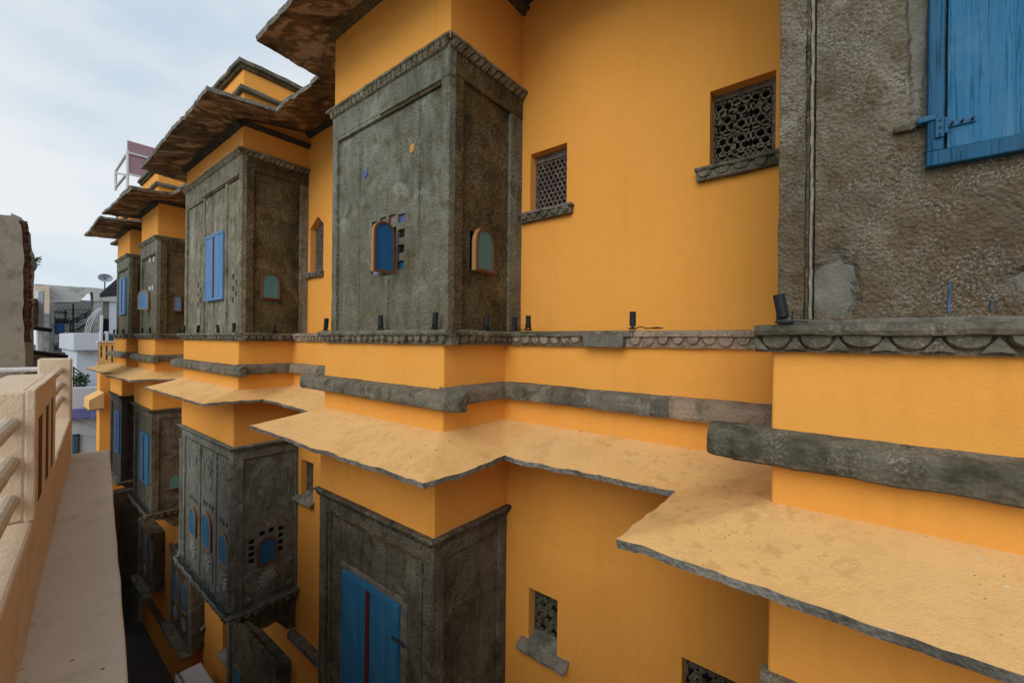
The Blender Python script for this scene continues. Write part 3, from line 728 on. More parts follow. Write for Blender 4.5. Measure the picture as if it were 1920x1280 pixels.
# shutter window
def frame_box(y0, y1, z0, z1, x0=XF - .03, x1=XF + .04, mat='blue_frame', name='frame_stile', par=None): return rbox(name, mat, par, x0, x1, y0, y1, z0, z1, cell=.12, amp=.003, r=.005)
fr = rbox('shutter', 'blue_frame', mansion, XF - .035, XF + .04, -1.3, -.262, .725, .785, cell=.12, amp=.003, r=.005)
frame_box(-.312, -.264, .786, 2.2, par=fr); frame_box(-1.3, -1.25, .786, 2.2, par=fr); frame_box(-1.3, -.262, 2.2, 2.26, par=fr, name='frame_rail')
for i in range(4): rbox('plank', 'blue', fr, XF - .018 - .002 * (i % 2), XF + .02, -.32 - (i + 1) * .23 + .001, -.32 - i * .23 - .001, .79, 2.195, cell=.2, amp=.0015, r=.003)
rbox('strap_hinge', 'iron_blue', fr, XF - .026, XF - .017, -.40, -.318, .872, .892, cell=.03, amp=.001, r=.003)
rbox('hinge_plate', 'iron_blue', fr, XF - .043, XF - .034, -.311, -.285, .835, .91, cell=.03, amp=.001, r=.003)
bm = bmesh.new(); tube_bm(bm, [(XF - .042, -.315, .845), (XF - .042, -.315, .905)], .007, 8); link('hinge_pin', bm, 'iron_blue', fr)
bm = bmesh.new()
for y, z in ((-.333, .882), (-.36, .882), (-.388, .882), (-.298, .9), (-.298, .872), (-.298, .845)): tube_bm(bm, [(XF - .048, y, z), (XF - .02, y, z)], .004, 6)
link('hinge_screw', bm, 'iron', fr)
rbox('hold_strap', 'iron_blue', fr, XF - .038, XF + .01, -.29, -.235, .908, .932, cell=.03, amp=.004, r=.004)
rbox('rusty_strap', 'stone_low', fr, XF - .012, XF + .01, -.236, -.165, .900, .926, cell=.02, amp=.006, r=.004)

# --- lower storey bays
def bottom_shelf(parent, y0, y1, z, mat, spikes=True, xw=3.41):
    run_pieces('shelf', [mat], parent, [(xw, y0), (XF, y0), (XF, y1), (xw, y1)], [(-.03, z + .05), (.09, z + .045), (.10, z + .02), (.07, z - .01), (.03, z - .05), (-.03, z - .05)], .8, 1.4, .006, .003, .08)
    scallops(parent, (XF, y0), (XF, y1), .06, z - .005, .12, .09, .03, mat); scallops(parent, (xw, y0), (XF, y0), .06, z - .005, .12, .08, .03, mat)
    # corbel under the shelf: cyma profile running back to the wall
    cv = [(XF + .04, z - .04), (XF + .10, z - .16), (XF + .26, z - .20), (XF + .36, z - .30), (XF + .52, z - .42), (XF + .66, z - .40), (XF + .74, z - .50), (XF + .86, z - .66), (xw + .02, z - .70), (xw + .02, z - .04)]
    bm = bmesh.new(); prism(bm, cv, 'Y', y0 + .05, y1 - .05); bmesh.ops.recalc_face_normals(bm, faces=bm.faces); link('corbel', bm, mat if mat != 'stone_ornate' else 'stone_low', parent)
    for yy in (y0 + .04, y1 - .28):                             # carved scroll brackets at the two ends
        bm = bmesh.new(); tube_bm(bm, [(XF + .16 + .62 * i / 10, yy + .02, z - .16 - .34 * (i / 10) + .06 * math.sin(i * .9)) for i in range(11)], .045, 8); link('scroll', bm, 'stone_low', parent)
    if spikes:
        bm = bmesh.new()
        def spike(x, y):
            a = Vector((random.uniform(-.03, .03), random.uniform(-.03, .03), .11)); p = Vector((x, y, z + .05)); s = .003
            b = [bm.verts.new(p + Vector((s * math.cos(t), s * math.sin(t), 0))) for t in (0, 2.1, 4.2)]; t_ = bm.verts.new(p + a)
            for i in range(3): bm.faces.new((b[i], b[(i + 1) % 3], t_))
        n = int((y1 - y0) / .03)
        for i in range(n): spike(XF - .055, y0 + (y1 - y0) * i / n); spike(XF - .03, y0 + (y1 - y0) * (i + .5) / n)
        for i in range(int((xw - XF) / .03)): spike(XF + i * .03, y0 - .05)
        o = link('bird_spike', bm, 'iron', parent); o['kind'] = 'stuff'
        bm = bmesh.new(); tube_bm(bm, [(XF - .075 + .012 * math.sin(i * 1.7), y0 + (y1 - y0) * i / 24, z + .055 + .006 * math.sin(i * 2.3)) for i in range(25)], .012, 6); link('cable', bm, 'cable', parent)

LA0, LA1 = LOW[1]
bLA = oriel(LA0, LA1, -4.45, -1.74, 'stone_low', 'stone_low', [], [], pil=.14, lint=.20, ribs=(), trim='stone_low', sidepil=(.06, .12), xw=3.41, sidelint=.2)
rbox('rib', 'stone_low', bLA, XF + .012, XF + .06, LA0 + .17, LA0 + .20, -4.45, -1.96, cell=.08, amp=.004)
rbox('rib', 'stone_low', bLA, XF + .012, XF + .06, LA1 - .22, LA1 - .18, -4.45, -1.96, cell=.08, amp=.004)
shA = shutter(3.225, 4.22, -3.95, -2.48, 'blue', gap=.06)
rbox('hasp', 'iron', shA, XF - .035, XF - .01, 3.10, 3.30, -2.80, -2.785, cell=.03, amp=.003, r=.003)
bottom_shelf(bLA, LA0, LA1, -4.5, 'stone_low')
# cement smears round the shutter frame
rbox('cement_smear', 'mortar', bLA, XF + .018, XF + .04, 3.14, 3.225, -3.9, -2.46, cell=.05, amp=.012, r=.006)
rbox('cement_smear', 'mortar', bLA, XF + .018, XF + .04, 3.2, 4.3, -2.48, -2.42, cell=.05, amp=.012, r=.006)

# ornate lower bay B
LB0, LB1 = LOW[2]
wins = [(9.59, .40, .52), (8.78, .46, .62), (7.93, .42, .52)]; WZ = -3.72
sqf = []
for (c, wd, ht) in wins:
    for i in range(4): sqf.append((c + (i - 1.5) * .15, WZ + ht + .14))
    for i in range(3): sqf.append((c - wd / 2 - .09, WZ + .08 + i * .17))
sqs = [(2.69, -3.32 - i * .105) for i in range(4)] + [(3.14, -3.25 - i * .115) for i in range(4)] + [(2.85, -3.24), (2.99, -3.225)]
hb = [hole(u, z, .075, .09) for u, z in sqf] + [hole(9.46, -2.27, .08, .16), hole(7.83, -2.32, .10, .07)] + [hole(8.70, -2.20, .06, .09), hole(8.70, -2.40, .06, .09), hole(8.79, -2.30, .06, .09), hole(8.61, -2.30, .06, .09)]
bLB = oriel(LB0, LB1, -4.35, -1.74, 'stone_ornate', 'stone_ornate', hb, [hole(u, z, .085, .085) for u, z in sqs], pil=.20, lint=.18, ribs=((8.32, 8.42), (9.18, 9.28)), trim='stone_ornate', sidepil=(.07, .05), xw=3.41, sidelint=.2)
tiles(bLB, [(u, z, .08, .09, 'void') for u, z in sqf], 'X', XF + .045); tiles(bLB, [(u, z, .088, .088, 'void') for u, z in sqs], 'Y', LB0 + .045)
tiles(bLB, [(9.46, -2.27, .09, .17, 'void'), (7.83, -2.32, .11, .08, 'void'), (8.70, -2.20, .07, .1, 'void'), (8.70, -2.40, .07, .1, 'void'), (8.79, -2.30, .07, .1, 'void'), (8.61, -2.30, .07, .1, 'void')], 'X', XF + .045)
for yy in (LB0, LB1 - .12):
    bm = bmesh.new(); tube_bm(bm, [(XF + .01, yy + .06, z) for z in (-4.3, -4.2, -3, -2.1, -1.98)], [.075, .055, .05, .055, .075], 10); link('corner_column', bm, 'stone_ornate', bLB)
def awin(x, y, z, wd, ht, face='X'):
    o = hatch(mansion, (x, y + (wd / 2 if face == 'X' else 0), z) if face == 'X' else (x + wd / 2, y, z), math.radians(-90) if face == 'X' else 0, wd, ht, 'blue', 'goldwood' if face == 'X' else 'redwood', 'redwood', th=.03)
    return o
for (c, wd, ht) in wins:
    o = hatch(mansion, (XF + .01, c - wd / 2, WZ), math.radians(-90), wd, ht, 'blue', 'goldwood', 'redwood', th=.03)
hatch(mansion, (2.915 + .15, LB0 + .01, -3.74), 0, .30, .43, 'blue_deep', 'redwood', 'redwood', th=.03)
def rosette(parent, pos, axis, R):
    bm = bmesh.new()
    def petal(t, r0, r1, wd, hgt):
        vs = []
        for i in range(7):
            s = i / 6; rr = r0 + (r1 - r0) * s; ww = wd * math.sin(math.pi * (.12 + .8 * s))
            row = []
            for q in (-1, 0, 1):
                u = rr * math.cos(t) - q * ww * math.sin(t); v = rr * math.sin(t) + q * ww * math.cos(t); d = hgt * (.9 - .5 * abs(q)) * math.sin(math.pi * (.15 + .8 * s))
                row.append(bm.verts.new((pos[0] - d, pos[1] + u, pos[2] + v) if axis == 'X' else (pos[0] + u, pos[1] - d, pos[2] + v)))
            vs.append(row)
        for a, b in zip(vs, vs[1:]):
            for q in range(2): bm.faces.new((a[q], a[q + 1], b[q + 1], b[q]))
    for i in range(12): petal(2 * math.pi * i / 12, R * .2, R, R * .2, .035)
    for i in range(8): petal(2 * math.pi * i / 8 + .2, .0, R * .35, R * .13, .045)
    bmesh.ops.recalc_face_normals(bm, faces=bm.faces); link('rosette', bm, 'stone_pale', parent)
for y in (9.55, 8.76, 7.91):
    rbox('rosette_panel', 'stone_ornate', bLB, XF + .018, XF + .05, y - .27, y + .27, -4.25, -3.76, cell=.1, amp=.002)
    rosette(bLB, (XF + .02, y, -3.98), 'X', .19)
rbox('rosette_panel', 'stone_ornate', bLB, 2.58, 3.32, LB0 + .018, LB0 + .05, -4.27, -3.8, cell=.1, amp=.002)
rosette(bLB, (2.93, LB0 + .02, -4.02), 'Y', .17)
for (x, z) in ((2.62, -3.84), (3.28, -3.84), (2.62, -4.23), (3.28, -4.23)): rosette(bLB, (x, LB0 + .02, z), 'Y', .06)
# incised scalloped arches in pale relief
def cusp(parent, c, zb, wd, ht, axis, n=7):
    bm = bmesh.new(); pts = []
    for i in range(n * 8 + 1):
        t = i / (n * 8); a = math.pi * t; r_ = 1 + .09 * abs(math.sin(math.pi * n * t))
        u = -math.cos(a) * wd / 2 * r_; v = math.sin(a) ** .8 * ht * r_
        pts.append((XF + .030, c + u, zb + v) if axis == 'X' else (c + u, LB0 + .030, zb + v))
    tube_bm(bm, pts, .007, 5); link('cusped_arch', bm, 'stone_pale', parent)
for c in (9.6, 8.76, 7.95): cusp(bLB, c, -2.65, .55, .52, 'X')
cusp(bLB, 2.95, -2.7, .60, .58, 'Y')
bottom_shelf(bLB, LB0, LB1, -4.40, 'stone_ornate')

# lower bays C and D
LC0, LC1 = LOW[3]; LD0, LD1 = LOW[4]
bLC = oriel(LC0, LC1, -4.15, -1.74, 'stone_low', 'stone_low', [], [], pil=.2, lint=.2, trim='stone_low', sidepil=(.06, .06), xw=3.41, sidelint=.2)
shutter(13.05, 13.95, -3.58, -2.36, 'blue', gap=.1)
hatch(mansion, (3.0, LC0 - .01, -3.69), 0, .30, .38, 'teal', 'redwood', 'redwood', th=.03)
bottom_shelf(bLC, LC0, LC1, -4.2, 'stone_low')
bLD = oriel(LD0, LD1, -4.2, -1.74, 'stone_black', 'stone_black', [], [], pil=.2, lint=.2, trim='stone_black', sidepil=(.06, .06), xw=3.41, sidelint=.2)
shutter(16.68, 17.35, -3.43, -2.22, 'blue_deep', gap=.1)
bottom_shelf(bLD, LD0, LD1, -4.25, 'stone_low', spikes=False)
# lower bay R: only its head shows
bLR = oriel(-2.6, LOW[0][1], -4.4, -1.66, 'stone_low', 'stone_low', [], [], pil=.14, lint=.2, trim='ledge', sidepil=(0, 0), xw=3.41, sidelint=.2, wrap=False)
run_pieces('cornice', ['ledge'], bLR, [(XF, -2.6), (XF, .31)], [(-.03, -1.60), (.03, -1.605), (.05, -1.63), (.05, -1.68), (-.03, -1.70)], .8, 1.2, .008, .002, .05)

# third storey: shallow stone window bays close to the wall, sills and string courses
def flat_bay(y0, y1, z0, z1, x, win):
    b = rbox('window_bay', 'stone_low', mansion, x, 3.42, y0, y1, z0, z1, cell=.15, amp=.005, r=.02)
    for a, c in ((y0, y0 + .15), (y1 - .15, y1)): rbox('pilaster', 'stone_ornate', b, x - .04, x + .02, a, c, z0, z1, cell=.2, amp=.004)
    rbox('lintel', 'stone_low', b, x - .05, x + .02, y0 - .02, y1 + .02, z1 - .15, z1 + .05, cell=.15, amp=.006)
    rbox('shelf', 'ledge', b, x - .22, x + .02, y0 - .08, y1 + .08, z0 - .08, z0, cell=.15, amp=.006)
    if win:
        for c in [(y0 + y1) / 2 + d for d in win]:
            hatch(mansion, (x - .005, c - .2, z0 + .75), math.radians(-90), .4, .8, 'blue', 'goldwood', 'redwood', th=.03)
            rosette(b, (x - .005, c, z0 + .45), 'X', .2)
    return b
b3a = flat_bay(12.5, 14.35, -7.75, -5.65, 3.14, (-.35, .4)); b3b = flat_bay(16.3, 18.0, -7.75, -5.95, 3.12, (0,)); b3c = flat_bay(7.7, 10.15, -8.2, -5.75, 3.2, (.7, -.3))
for (y0, y1, z) in ((4.8, 7.6, -5.25), (10.4, 12.3, -8.4), (14.5, 16.2, -8.7), (16.4, 19.2, -8.8)):
    rbox('lower_string', 'ledge', mansion, 3.28, 3.42, y0, y1, z, z + .12, cell=.15, amp=.008, r=.02)

# --- pierced stone windows
def jali(hole_, xw, mat, style, sill=None, seed=1, depth=.12):
    a, b, s, t = hole_; X = xw + depth; yc = (a + b) / 2
    bm = bmesh.new(); bars = []
    def bar(p, q, r_=.009): 
        p, q = Vector(p), Vector(q); d = (q - p)
        if d.length < 1e-4: return
        d.normalize(); n = Vector((-d.y, d.x)) * r_
        c = [p + n, q + n, q - n, p - n]; v0 = [bm.verts.new((X - .012, v.x, v.y)) for v in c]; v1 = [bm.verts.new((X + .025, v.x, v.y)) for v in c]
        bm.faces.new(v0)
        for i in range(4): bm.faces.new((v0[i], v1[i], v1[(i + 1) % 4], v0[(i + 1) % 4]))
    m_ = .03
    A, B, S, T = a + (.04 if style == 'arch' else .03), b - .01, s + .005, t - (.07 if style == 'hex' else .055 if style == 'arch' else .045 if style == 'rect' else .03)
    def clip(p, q):
        if style == 'arch':
            rr = (B - A) / 2; zc = T - rr; 
            def okp(v): return A - .001 <= v[0] <= B + .001 and S - .001 <= v[1] and (v[1] <= zc or (v[0] - (A + B) / 2) ** 2 + (v[1] - zc) ** 2 <= rr * rr * 1.02)
        else:
            def okp(v): return A - .004 <= v[0] <= B + .004 and S - .004 <= v[1] <= T + .004
        if okp(p) and okp(q): bar(p, q, {'hex': .0058, 'rect': .0075, 'arch': .0075, 'star': .0055}[style])
        elif okp(p) or okp(q):
            if not okp(p): p, q = q, p
            lo, hi = 0.0, 1.0
            for _ in range(12):
                mid = (lo + hi) / 2; v = (p[0] + (q[0] - p[0]) * mid, p[1] + (q[1] - p[1]) * mid)
                if okp(v): lo = mid
                else: hi = mid
            bar(p, (p[0] + (q[0] - p[0]) * lo, p[1] + (q[1] - p[1]) * lo), {'hex': .0058, 'rect': .0075, 'arch': .0075, 'star': .0055}[style])
    h = {'hex': .052, 'rect': .064, 'arch': .068, 'star': .135}[style]
    R = h / math.sqrt(3); rows = int((T - S) / (R * 1.5)) + 3; cols = int((B - A) / h) + 3
    for i in range(-1, rows):
        for j in range(-1, cols):
            cx = A + (j + .5 * (i % 2)) * h + .012; cz = S + i * R * 1.5
            pts = [(cx + R * math.cos(math.radians(60 * k + 30)), cz + R * math.sin(math.radians(60 * k + 30))) for k in range(6)]
            for k in (0, 1, 2): clip(pts[k], pts[k + 1])
            if style == 'star':
                ins = [(cx + R * .5 * math.cos(math.radians(60 * k)), cz + R * .5 * math.sin(math.radians(60 * k))) for k in range(6)]
                for k in range(6):
                    pass
                    clip(ins[k], pts[k]); clip(ins[k], pts[(k - 1) % 6])
    if style == 'rect':                                       # arched band and two uprights laid over the pierced field
        rr = (B - A) / 2 - .02; c0 = (A + B) / 2; zc = T - .06 - rr
        ar = [(c0 + rr * math.cos(math.pi * q / 16), zc + rr * math.sin(math.pi * q / 16)) for q in range(17)]
        for q in range(16): bar(ar[q], ar[q + 1], .016)
        for yy in (A + (B - A) * .36, A + (B - A) * .64): bar((yy, S), (yy, zc + rr * .9), .008)
        for q in (.22, .5): bar((A, S + (T - S) * q), (B, S + (T - S) * q), .007)
    if style != 'arch':
        for p_, q_ in (((A, S), (A, T)), ((B, S), (B, T)), ((A, S), (B, S)), ((A, T), (B, T))): bar(p_, q_, .008)
    lat = link('lattice_window', bm, mat, mansion)
    if style == 'arch':
        for yy in (A + (B - A) * .36, A + (B - A) * .64): rbox('mullion', mat, lat, X - .017, X + .02, yy - .008, yy + .008, S, T - .03, cell=.05, amp=.002, r=.003)
    # surround slab
    if style == 'arch':
        rr = (B - A) / 2; zc = T - rr; c0 = (A + B) / 2
        inner = [(A, s), (A, zc)] + [(c0 - rr * math.cos(math.pi * i / 14), zc + rr * math.sin(math.pi * i / 14)) for i in range(1, 14)] + [(B, zc), (B, s)]
        outer = [(a, s), (a, zc)] + [((a if i < 7 else b) if i not in (7,) else c0, t) for i in range(1, 14)] + [(b, zc), (b, s)]
    else:
        inner = [(A, s), (A, T), (B, T), (B, s)]; outer = [(a, s), (a, t), (b, t), (b, s)]
    bm = bmesh.new()
    for i in range(len(inner) - 1):
        q = [inner[i], inner[i + 1], outer[i + 1], outer[i]]
        v0 = [bm.verts.new((X - .025, *p)) for p in q]; v1 = [bm.verts.new((X + .03, *p)) for p in q]
        bm.faces.new(v0); bm.faces.new((v0[0], v1[0], v1[1], v0[1])); bm.faces.new((v0[2], v1[2], v1[3], v0[3]))
    bmesh.ops.remove_doubles(bm, verts=bm.verts, dist=.0005)
    link('surround', bm, mat, lat)
    bm = bmesh.new(); box_bm(bm, X + .06, X + .065, a - .02, b + .02, s - .02, t + .02); link('dark_interior', bm, 'void', lat)
    rnd = random.Random(seed)
    for i in range(10):
        y, z = rnd.uniform(A + .03, B - .03), rnd.uniform(S + .03, T - .05)
        if style in ('arch', 'rect') or rnd.random() < .5:
            bm = bmesh.new(); box_bm(bm, X + .045 + i * .001, X + .048 + i * .001, y - .03, y + .03, z - .03, z + .03); link('pane', bm, rnd.choice(['pane_blue', 'pane_violet', 'pane_violet']), lat)
    if sill:
        y0, y1, zs, kind = sill
        if kind == 'scallop':
            so_ = rbox('sill', mat, lat, xw - .075, xw + depth, y0, y1, zs - .012, zs + .016, cell=.05, amp=.006, r=.008)
            rbox('sill_fascia', 'ledge', lat, xw - .05, xw + .02, y0 + .01, y1 - .01, zs - .08, zs - .014, cell=.05, amp=.006, r=.006)
            scallops(lat, (xw - .05, y0 + .01), (xw - .05, y1 - .01), .0, zs - .014, .105, .06, .022, 'ledge')
        else:
            bm = bmesh.new(); rbox_bm(bm, xw - .10, xw + depth, y0, y1, zs - .032, zs, cell=.03, amp=.006, r=.008, freq=9)
            for v in bm.verts: v.co.z += .105 - (xw + depth - v.co.x) * .55
            link('sill', bm, 'cement', lat)
    return lat
jali(WIN['w1'], XW, 'lattice', 'rect', (.262, .905, 1.325, 'scallop'), 3)
jali(WIN['w2'], XW, 'lattice_m', 'hex', (1.99, 2.605, 1.29, 'scallop'), 4)
jali(WIN['w3'], XW, 'lattice_m', 'hex', (6.70, 7.28, 1.12, 'scallop'), 5)
jali(WLO['v1'], 3.41, 'lattice', 'star', (1.98, 2.55, -3.04, 'slab'), 6)
jali(WLO['v2'], 3.41, 'lattice', 'star', None, 7)
jali(WLO['v3'], 3.41, 'lattice', 'hex', (6.9, 7.55, -2.76, 'slab'), 8)
jali(WLO['v4'], 3.41, 'lattice', 'hex', (10.75, 11.3, -7.27, 'slab'), 9)
jali(WLO['v5'], 3.41, 'lattice', 'hex', (12.4, 13.2, -7.22, 'slab'), 10)

# ================================================================== spotlights standing on the ledge
def spot_proto():
    t = thing('spotlight', '', 'spotlight', keep_world=False)
    def part(name, bm, mat='black'):
        o = link(name, bm, mat); o.parent = t; return o
    bm = bmesh.new(); rbox_bm(bm, -.036, .036, -.026, .026, 0, .012, cell=9, amp=0, r=.003); part('base', bm)
    bm = bmesh.new(); rbox_bm(bm, -.033, -.027, -.012, .012, .012, .06, cell=9, amp=0, r=.002); part('bracket', bm)
    bm = bmesh.new(); rbox_bm(bm, .027, .033, -.012, .012, .012, .06, cell=9, amp=0, r=.002); part('bracket', bm)
    bm = bmesh.new(); tube_bm(bm, [(0, 0, .024), (0, 0, .032), (0, 0, .136), (0, 0, .14)], [.016, .0245, .0245, .0225], 14); part('lamp_body', bm)
    bm = bmesh.new(); tube_bm(bm, [(-.02, .01, .01), (-.05, .03, .008), (-.07, .02, .006), (-.09, .035, .004)], .003, 6); part('cord', bm, 'cable')
    return t
SPOTS = [  # x, y, z, lean, turn, label
    (2.335, 4.52, .098, -.22, 1.4, 'black spotlight leaning outward at the far end of the ledge under the open hatch oriel'),
    (2.335, 3.47, .098, .05, 1.5, 'upright black spotlight on the ledge directly below the open blue hatch'),
    (2.335, 2.69, .098, -.10, 1.3, 'black spotlight on the ledge at the front corner of the open hatch oriel'),
    (2.82, 2.545, .098, .05, .2, 'black spotlight on the ledge below the teal hatch with ochre edge'),
    (3.23, 2.535, .098, .0, .3, 'black spotlight in the inner corner where the open hatch oriel meets the wall'),
    (3.16, 2.32, .105, .0, 0, 'black spotlight on the wall ledge below the mauve lattice window'),
    (3.165, 1.30, .105, .05, .4, 'black spotlight with tangled cord standing midway along the bare wall ledge'),
    (2.335, .215, .098, .18, 1.6, 'black spotlight at the corner of the rough stone bay with the big blue shutter'),
    (2.335, 7.32, .098, .02, 1.5, 'black spotlight on the front corner of the oriel with pale blue shutters'),
    (2.335, 8.02, .098, .55, 1.5, 'black spotlight tipped over on the ledge below the pale blue shutters'),
    (2.335, 9.1, .098, -.4, 1.5, 'black spotlight leaning sideways below the red and black checks left of the shutters'),
    (2.335, 9.95, .098, .0, 1.5, 'black spotlight at the far front end of the oriel with pale blue shutters'),
    (2.86, 7.19, .098, .05, .2, 'black spotlight below the small teal hatch in the side of the shuttered oriel'),
    (2.335, 12.7, .098, .05, 1.5, 'black spotlight at the near front corner of the small oriel with white tiles'),
    (2.335, 13.5, .098, -.1, 1.5, 'black spotlight below the hatch of the small oriel with white tiles'),
    (2.82, 12.4, .098, 0, .2, 'black spotlight below the small blue hatch with red leaf beside it'),
    (2.335, 15.8, .098, 0, 1.5, 'black spotlight at the near corner of the farthest oriel with slim blue shutters'),
    (2.335, 16.7, .098, .1, 1.5, 'black spotlight in the middle below the slim blue shutters of the farthest oriel'),
    (2.335, 17.2, .098, -.1, 1.5, 'black spotlight at the far end below the farthest oriel')]
proto = spot_proto(); protok = list(proto.children)
for i, (x, y, z, lean, turn, lab) in enumerate(SPOTS):
    if i == 0: t = proto; ks = protok
    else:
        t = proto.copy(); COL.objects.link(t); ks = []
        for c in protok:
            d = c.copy(); COL.objects.link(d); d.parent = t; ks.append(d)
    t.location = (x, y, z); t.rotation_euler = (0, 0, turn); t['label'] = lab; t['group'] = 'spotlights along the carved ledge'
    for c in ks:
        if c.name.startswith('lamp_body'): c.rotation_euler = (0, lean, 0)
bm = bmesh.new(); tube_bm(bm, [(3.15, 1.27, .115), (3.14, 1.22, .125), (3.15, 1.18, .11), (3.13, 1.14, .112), (3.15, 1.10, .118), (3.16, 1.06, .112), (3.14, 1.12, .111), (3.15, 1.2, .113)], .004, 6)
tag(link('cable', bm, 'cable'), 'short tangle of black cable lying on the wall ledge', 'cable')

# ================================================================== terrace parapet on the near side of the lane
PA = math.atan(.1186)
par = thing('terrace_parapet', 'cream plastered terrace parapet with slotted pillar, pipe rails and a dusty ledge', 'parapet', (-.267, 0, GROUND), -PA, keep_world=False)
def pl(name, bm, mat, parent=par):
    o = link(name, bm, mat); o.parent = parent
    if parent is par: o.location = (0, 0, -GROUND)
    return o
def pbox(name, mat, x0, x1, y0, y1, z0, z1, parent=par, **k):
    bm = bmesh.new(); rbox_bm(bm, x0, x1, y0, y1, z0, z1, **{**dict(cell=.15, amp=.004, r=.02, freq=4), **k}); return pl(name, bm, mat, parent)
pbox('unseen_house_wall', 'cream', -9, .30, -14, 8.25, GROUND, -1.72, cell=.6)
pbox('unseen_house_wall', 'cream', -9, -.6, 8.3, 20.5, GROUND, -4.3, cell=.8)  # unseen stretch further along, added to shade the lane
pbox('bounce_terrace_floor', 'cream_ledge', -9, -.33, -14, 8.2, -1.74, -1.70, cell=.8)  # unseen slab, added to bounce light up to the facade
pbox('ledge', 'cream_ledge', -.05, .37, -14, 8.28, -1.72, -1.60, cell=.12, amp=.006, r=.015)
pbox('low_wall', 'cream', -.32, 0, -14, 8.02, -1.62, -1.07, cell=.12, amp=.005, r=.015)
# slotted pillar
slots = [(3.88, 4.16, -1.03, -.50), (4.38, 4.64, -1.03, -.49), (4.82, 5.04, -1.03, -.48)]
pil = pbox('pillar', 'cream', -.27, -.03, 3.70, 5.25, -1.07, -.31, r=.02)
bm = bmesh.new(); holed(bm, 'X', 0, 3.72, 5.23, -1.07, -.33, [(a, b, s - .0, t) for a, b, s, t in slots], -.004, .12, .002)
for v in bm.verts: v.co.x += 0
pl('pillar_face', bm, 'cream', pil)
bm = bmesh.new(); vs = []
for a, b in ((3.70, 3.72), (5.23, 5.25)): pass
rbox_bm(bm, -.04, .001, 3.70, 3.722, -1.07, -.315, cell=.1, amp=.003, r=.008); rbox_bm(bm, -.04, .001, 5.228, 5.25, -1.07, -.315, cell=.1, amp=.003, r=.008); rbox_bm(bm, -.04, .002, 3.70, 5.25, -.335, -.308, cell=.1, amp=.003, r=.008)
pl('pillar_edge', bm, 'cream', pil)
for a, b, s, t in slots: pbox('slot', 'groove', -.02, -.003, a - .01, b + .01, s - .01, t + .01, pil, amp=.0008, r=.002)
pbox('end_pillar', 'cream', -.30, .0, 8.0, 8.26, -1.62, -.285, r=.02)
for z in (-.50, -.72, -.94):
    bm = bmesh.new(); tube_bm(bm, [(-.10, -3, z), (-.10, 3.72, z)], .042, 14); pl('pipe_rail', bm, 'pipe')
for z in (-.435, -.625, -.805):
    bm = bmesh.new(); tube_bm(bm, [(-.10, 5.24, z), (-.10, 8.01, z)], .036, 14); pl('pipe_rail', bm, 'pipe')
for z in (-.42, -.95):
    bm = bmesh.new(); tube_bm(bm, [(-.28, 8.12, z), (-4, 8.12, z)], .03, 12); pl('cross_rail', bm, 'white_pipe')

# ================================================================== places beyond the lane
CX, CY = 960, 641
def at(px, py, Y):
    u, v = px - CX, py - CY; c, s = math.cos(ROLL), math.sin(ROLL); u, v = u * c + v * s, -u * s + v * c
    d = Vector((u / FOCAL_PX * rt.x + fw.x, u / FOCAL_PX * rt.y + fw.y, -v / FOCAL_PX)); return d * (Y / d.y)
def slab_poly(name, mat, parent, pix, Y, th, wob=0, sub=1):
    """an upright wall facing the lane's near end: outline at depth Y, real thickness"""
    pts = [at(x, y, Y) for x, y in pix]; P2 = []
    for i in range(len(pts)):
        p, q = pts[i], pts[(i + 1) % len(pts)]
        for s in range(sub):
            r_ = p.lerp(q, s / sub); P2.append((r_.x + noise.noise(r_ * 3) * wob, r_.z + noise.noise(r_ * 3 + Vector((9, 0, 0))) * wob))
    bm = bmesh.new(); prism(bm, P2, 'Y', Y, Y + th); bmesh.ops.recalc_face_normals(bm, faces=bm.faces); return link(name, bm, mat, parent)
def ybox(name, mat, parent, x0, y0, x1, y1, Y, th, **k):
    p, q = at(x0, y0, Y), at(x1, y1, Y); return rbox(name, mat, parent, p.x, q.x, Y, Y + th, q.z, p.z, **{**dict(cell=.4, amp=.01, r=.02), **k})

# ruined wall
ruin = thing('ruined_house', 'crumbling grey plaster ruin with broken brick edge beside the terrace', 'ruin', (0, 13, GROUND))
slab_poly('wall', 'ruin', ruin, [(-330, 395), (-40, 398), (0, 402), (18, 404), (32, 412), (40, 424), (43, 450), (44, 520), (42, 600), (46, 640), (44, 760), (44, 1100), (-330, 1200)], 13, .5, .04, 5)
bm = bmesh.new(); rnd = random.Random(2)
for i in range(62):
    f = i / 62; p = at(42 + 8 * math.sin(f * 2.4) + rnd.uniform(-1, 1), 416 + 228 * f, 13.08)
    for j in range(2): rbox_bm(bm, p.x - .05 + j * .05, p.x + .03 + j * .03 + rnd.uniform(0, .03), 13.05 + j * .1, 13.45, p.z - .02, p.z + .018, cell=.2, amp=.012, r=.008, seed=i)
o = link('broken_brick', bm, 'brick', ruin); o['kind'] = 'stuff'
slab_poly('rear_wall', 'ruin', ruin, [(44, 425), (56, 440), (58, 470), (66, 488), (63, 560), (62, 700), (60, 1100), (36, 1100), (36, 425)], 14.0, 1.6, .03, 5)
slab_poly('cap_stone', 'ruin_dark', ruin, [(20, 399), (40, 408), (55, 428), (59, 446), (50, 444), (38, 424), (18, 412)], 13.4, .7, .03, 4)
slab_poly('cap_stone', 'ruin_dark', ruin, [(48, 478), (60, 484), (71, 496), (70, 503), (58, 496), (48, 490)], 13.7, .9, .02, 4)
for (x0, y0, x1, y1) in ((46, 612, 98, 620), (46, 657, 128, 670)):
    p, q = at(x0, y0, 15), at(x1, y1, 15); bm = bmesh.new(); tube_bm(bm, [(p.x - .1, 15, p.z), (q.x, 15.2, q.z)], .05, 8); link('beam', bm, 'iron', ruin)
